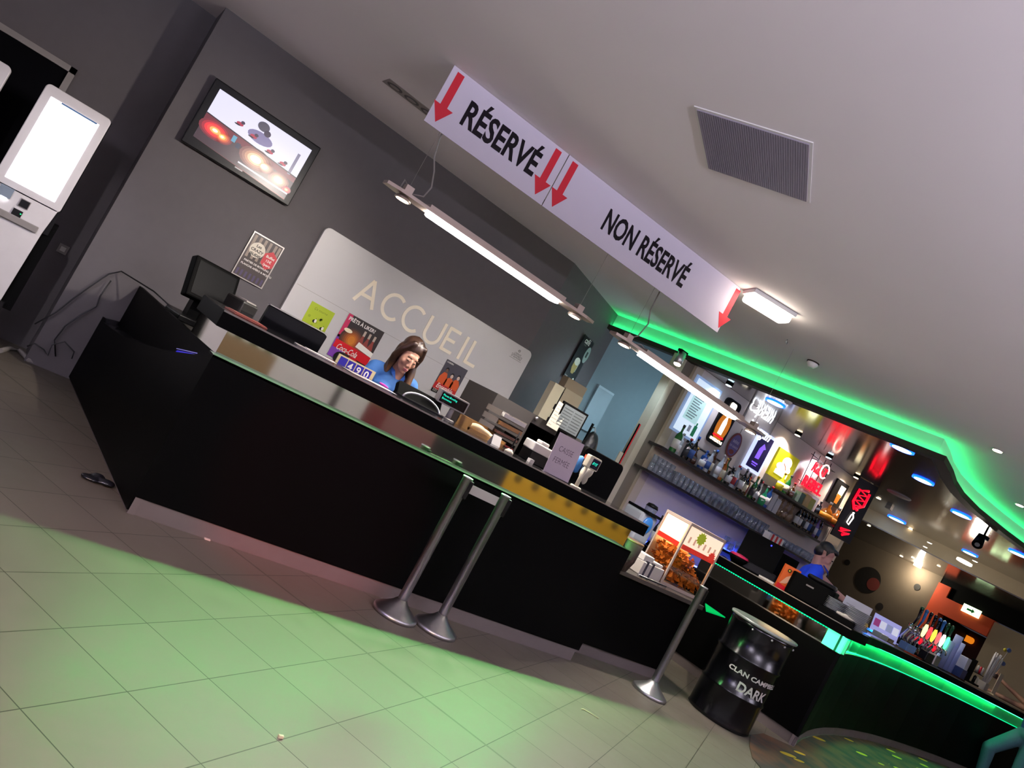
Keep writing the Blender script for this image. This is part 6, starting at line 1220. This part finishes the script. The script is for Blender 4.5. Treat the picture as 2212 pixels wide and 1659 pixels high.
b = MB(); b.ell((.10, -.178, 1.215+ZO), (.03, .006, .007), mat('badge_orange', '#e0763a', .6), R=rot(.3, -.1, -.1), nu=14, nv=8); b.build('name_badge', r)
blob('trousers', trousers(.93), .014, DARKT, r, 2); blob('shoes', shoes(), .012, BLACK, r, 2)
def hairmat(name, c1, c2, z0, z1):
    m = bpy.data.materials.new(name); m.use_nodes = True; nt = m.node_tree; N = nt.nodes; L = nt.links; b = N['Principled BSDF']
    tc = N.new('ShaderNodeTexCoord'); sp = N.new('ShaderNodeSeparateXYZ'); L.new(tc.outputs['Object'], sp.inputs[0]); mr = N.new('ShaderNodeMapRange'); mr.inputs[1].default_value = z0; mr.inputs[2].default_value = z1; L.new(sp.outputs[2], mr.inputs[0])
    mp = N.new('ShaderNodeMapping'); mp.inputs['Scale'].default_value = (90, 90, 5); L.new(tc.outputs['Object'], mp.inputs[0]); no = N.new('ShaderNodeTexNoise'); no.inputs['Scale'].default_value = 1; no.inputs['Detail'].default_value = 3; L.new(mp.outputs[0], no.inputs['Vector'])
    mx = N.new('ShaderNodeMix'); mx.data_type = 'RGBA'; mx.inputs[6].default_value = lin(c2); mx.inputs[7].default_value = lin(c1); L.new(mr.outputs[0], mx.inputs[0])
    m2 = N.new('ShaderNodeMix'); m2.data_type = 'RGBA'; m2.blend_type = 'MULTIPLY'; m2.inputs[0].default_value = .6; L.new(mx.outputs[2], m2.inputs[6]); L.new(no.outputs['Fac'], m2.inputs[7]); L.new(m2.outputs[2], b.inputs['Base Color']); b.inputs['Roughness'].default_value = .38
    bp = N.new('ShaderNodeBump'); bp.inputs['Strength'].default_value = .5; bp.inputs['Distance'].default_value = .004; L.new(no.outputs['Fac'], bp.inputs['Height']); L.new(bp.outputs[0], b.inputs['Normal']); return m
HT = lambda p: T_(p)
hair = [('e', HT((0, .024, .066)), (.090, .104, .088), Rh), ('e', HT((0, .065, -.01)), (.084, .075, .11), Rh)]
for s in (-1, 1):
    p0, p1, p2 = HT((s*.045, -.035, .108)), HT((s*.083, -.015, .03)), HT((s*.090, .0, -.05))
    tip = V((s*.105+.0, -.19 if s > 0 else -.13, (1.21 if s > 0 else 1.37)+ZO)); mid_ = V(p2)*.5+V((s*.10, -.17, 1.36+ZO))*.5 if s > 0 else V(p2)*.6+V((s*.10, -.12, 1.40+ZO))*.4
    hair += [('c', p0, .026, p1, .026), ('c', p1, .026, p2, .028), ('c', p2, .028, mid_, .028), ('c', mid_, .028, tip, .014)]
    q0, q1 = HT((s*.07, .03, .02)), V((s*.105, -.10, (1.38 if s < 0 else 1.33)+ZO)); hair += [('c', q0, .035, q1, .03)]
hair += [('c', HT((0, -.02, .138)), .014, HT((0, .06, .13)), .016)]
blob('hair', hair, .0065, hairmat('hair_ombre', '#3a2418', '#a87a48', 1.24+ZO, 1.46+ZO), r, 3)

# ---- the barman
hp = od((1781, 1200), 9.62); r = thing('person', 'dark haired barman in a royal blue polo leaning over the bar', 'person', (0, 0, 0), .62)
yaw = .62; fwd = V((math.sin(yaw), -math.cos(yaw), 0)); K = hp.z-1.60; org = hp-fwd*.11; r.location = (org.x, org.y, 0)
hz = 1.60+K; Rh = rot(.12, .42, 0); hc = (0, -.11, hz); hs, T_ = headshapes(hc, Rh, (0, -.08, 1.46+K), 1.06)
sz = 1.40+K
body = hs+[('e', (0, .02, .98+K), (.165, .12, .13)), ('e', (0, -.02, 1.15+K), (.155, .11, .15)), ('e', (0, -.08, 1.31+K), (.18, .12, .14)), ('c', (-.18, -.10, sz), .065, (.18, -.10, sz), .065), ('c', (0, -.1, 1.38+K), .085, (0, -.16, 1.47+K), .06)]
Rl = (-.42, -.03, 1.17+K); Rw = (-.30, -.30, 1.12+K); Ll = (.24, -.36, 1.30+K); Lw = (.10, -.62, 1.24+K)
body += [('c', (-.2, -.1, sz), .056, Rl, .042), ('c', Rl, .041, Rw, .028), ('c', (.2, -.1, sz), .056, Ll, .043), ('c', Ll, .042, Lw, .028)]
body += hand(Rw, (.3, -.9, -.2), (0, 0, -1), 1, .18, .6)+hand(Lw, (-.2, -.9, -.3), (0, 0, -1), -1, .18, .5)+[tuple([s_[0], V(s_[1])*1+V((0, 0, 0)), s_[2], V(s_[3]), s_[4]]) for s_ in legs(.93)]+[('e', (0, .04, .95), (.16, .11, .14))]
blob('body', body, .008, SKIN2, r, 5); face(r, T_, Rh, '#a06060', '#1c1412', 1.06, False)
blob('polo_shirt', [('e', (0, .02, .98+K), (.18, .135, .14)), ('e', (0, -.02, 1.15+K), (.172, .128, .16)), ('e', (0, -.08, 1.31+K), (.195, .135, .14)), ('c', (-.18, -.10, sz), .075, (.18, -.10, sz), .075), ('c', (0, -.1, 1.40+K), .095, (0, -.13, 1.435+K), .074), ('c', (-.2, -.1, sz), .074, (-.32, -.065, 1.28+K), .066), ('c', (.2, -.1, sz), .074, (.232, -.215, 1.30+K), .066)], .010, POLO2, r, 4)
b = MB()
for s in (-1, 1): b.add([(s*.01, -.245, 1.40+K), (s*.07, -.225, 1.43+K), (s*.09, -.14, 1.49+K), (s*.065, -.15, 1.50+K), (s*.05, -.22, 1.46+K)], [(0, 1, 2, 3, 4)], mat('collar_royal', '#0c2890', .8))
b.build('collar', r)
hair = [('e', T_((0, .035, .065)), (.084, .098, .078), Rh), ('e', T_((0, .065, .0)), (.072, .062, .075), Rh), ('e', T_((0, -.045, .105)), (.06, .045, .03), Rh), ('c', T_((-.072, .01, .05)), .016, T_((-.072, .0, .01)), .010), ('c', T_((.072, .01, .05)), .016, T_((.072, .0, .01)), .010)]
blob('hair', hair, .007, mat('hair_black', '#120d0d', .5, var=.3, scale=60), r, 2); blob('trousers', trousers(.93), .014, DARKT, r, 2); blob('shoes', shoes(), .012, BLACK, r, 2)

# ---- the customer leaning on the bar at the right edge
hq = onc((2212, 1532), -.02); r = thing('person', 'person in jeans at the right edge leaning bare arms on the bar', 'person', (0, 0, 0))
J = lambda p, d: od(p, d)
D0 = hq.xy.length
wr1, el1 = J((2163, 1470), D0+.05), J((2216, 1520), D0-.02); sh1 = J((2262, 1500), D0-.35); wr2 = J((2128, 1487), D0+.12); el2 = J((2214, 1531), D0-.02); sh2 = J((2250, 1492), D0-.1)
hip = J((2214, 1585), D0-.42); hipb = J((2236, 1592), D0-.42); hip.z = hipb.z = .96
rt = V((-ray((2200, 1540)).y, ray((2200, 1540)).x, 0)).normalized()*-1; vw = V((hq.x, hq.y, 0)).normalized()
kn = J((2137, 1614), D0-.55); an = J((2118, 1668), D0-.45)
kn2 = hipb+V((0, 0, -.46))-vw*.02; an2 = kn2+V((0, 0, -.42))+vw*.03; an.z = max(an.z, .12)
neck = (sh1+sh2)/2+V((0, 0, .12)); ch = (sh1+sh2)/2-V((0, 0, .12)); head = neck+V((0, 0, .17))-rt*.05
Rh = Matrix.Rotation(math.atan2(vw.x, -vw.y), 3, 'Z'); hs, T_ = headshapes(head, Rh, neck)
body = hs+[('c', sh1, .06, sh2, .06), ('e', ch, (.15, .13, .2)), ('c', ch, .12, (hip+hipb)/2, .13), ('c', neck, .055, ch, .09), ('c', sh1, .052, el1, .042), ('c', el1, .042, wr1, .028), ('c', sh2, .052, el2, .045), ('c', el2, .045, wr2, .03),
   ('c', hip, .09, kn, .06), ('c', kn, .058, an, .042), ('c', hipb, .09, kn2, .06), ('c', kn2, .058, an2, .042), ('c', an, .042, an+V((-.05, -.14, -.05)), .032), ('c', an2, .042, an2+V((-.05, -.14, -.05)), .032)]
body += hand(wr1, (wr1-el1)+V((0, 0, .06)), -vw, 1, .19, 1.1)+hand(wr2, wr2-el2, (0, 0, -1), -1, .18, .25)
ft = wr1+(wr1-el1).normalized()*.09; body.append(('c', ft, .011, ft+V((-.02, 0, .12)), .008))
blob('body', body, .009, mat('skin_arm', '#a87c66', .55), r, 4)
blob('jeans', [('e', (hip+hipb)/2+V((0, 0, .02)), (.19, .16, .13)), ('c', hip, .125, kn, .098), ('c', kn, .096, an, .075), ('c', hipb, .125, kn2, .096), ('c', kn2, .094, an2, .075)], .013, mat('jeans_blue', '#3a5a6c', .85, var=.15, scale=50), r, 3)
blob('shirt', [('e', ch, (.17, .15, .22)), ('c', ch, .14, (hip+hipb)/2+V((0, 0, .12)), .15), ('c', sh1, .075, sh2, .075), ('c', sh1, .07, sh1*.5+el1*.5, .062), ('c', sh2, .07, sh2*.5+el2*.5, .062)], .014, mat('shirt_navy', '#1c2c6a', .85), r, 3)
blob('hair', [('e', T_((0, .03, .06)), (.084, .098, .082), Rh), ('e', T_((0, .06, .0)), (.076, .066, .09), Rh)], .01, mat('hair_black'), r, 2)
kk = tag(MB().b2((-.05, -.03, -.035), (.05, .03, .035), mat('dark_key_case', '#2a1814', .5)).build('key_case', bevel=.01), 'small dark brown case held in the raised hand at the right edge', 'case'); kk.location = ft+V((-.045, 0, -.01))

# ================================================================== LIGHT
w = bpy.data.worlds.new('hall_ambient'); scene.world = w; w.use_nodes = True
bg = w.node_tree.nodes['Background']; bg.inputs[0].default_value = (.55, .52, .66, 1); bg.inputs[1].default_value = .06
def spot(name, loc, target, col, e, ang, blend=.6, rad=.05):
    l = bpy.data.lights.new(name, 'SPOT'); l.energy = e; l.color = col; l.spot_size = math.radians(ang); l.spot_blend = blend; l.shadow_soft_size = rad
    o = bpy.data.objects.new(name, l); COL.objects.link(o); o.location = loc; d = V(target)-V(loc); o.rotation_euler = d.to_track_quat('-Z', 'Y').to_euler(); return o
spot('red_party_spot', (.2, -2.2, 2.9), (2.0, 4.45, .5), (1, .05, .04), 1500, 13)
spot('amber_party_spot', (-1.5, -2.0, 3.0), (.6, 2.3, 0), (1, .55, .15), 800, 40, 1)
spot('violet_party_spot', (-4, 1.5, 3.0), (1.2, 4.0, .9), (.25, .15, 1), 110, 40, 1)
for k, (x_, y_) in enumerate(((-3.2, -1.4), (3.2, -2.2), (9.5, -2.6))):  # unseen troughs added to brighten the ceiling
    r = thing('added_uplight', f'added unseen uplight trough behind the photographer, {ordn(k)} from the left', 'lamp', (x_, y_, 2.3), 0, 'added uplights')
    b = MB(); b.b2((-1.1, -.2, -.05), (1.1, .2, -.01), LAMPB); b.build('trough', r)
    b = MB(); [b.tube([(s_, 0, -.02), (s_, 0, ZC-2.3)], .004, STEEL, 6) for s_ in (-1, 1)]; b.build('wire', r)
    arealight('uplight', (x_, y_, 2.3), 2.1, .35, (.81, .80, 1), (1750, 900, 750)[k], rot=(PI, 0, 0), parent=r)
for x_ in (3.2, 9.0): spot('added_fill_spot', (x_, .6, 3.25), (x_+.8, -2.5, .6), (1, .95, .88), 170, 80, .8)  # unseen spots added to brighten the partition in the mirror band
spot('added_fill_spot', (-1.6, 1.2, 3.25), (-.25, 7.0, 1.15), (1, .95, .98), 260, 17, .6)  # unseen spot added to brighten the kiosk
vs = scene.view_settings
scene.display_settings.display_device = 'sRGB'; vs.view_transform = 'Standard'; vs.look = 'None'; vs.exposure = 0; vs.gamma = 1; vs.use_curve_mapping = False
scene.cycles.use_denoising = True
scene.cycles.max_bounces = 8; scene.cycles.transparent_max_bounces = 24; scene.cycles.sample_clamp_indirect = 4; scene.cycles.sample_clamp_direct = 0; scene.cycles.caustics_reflective = False; scene.cycles.caustics_refractive = False
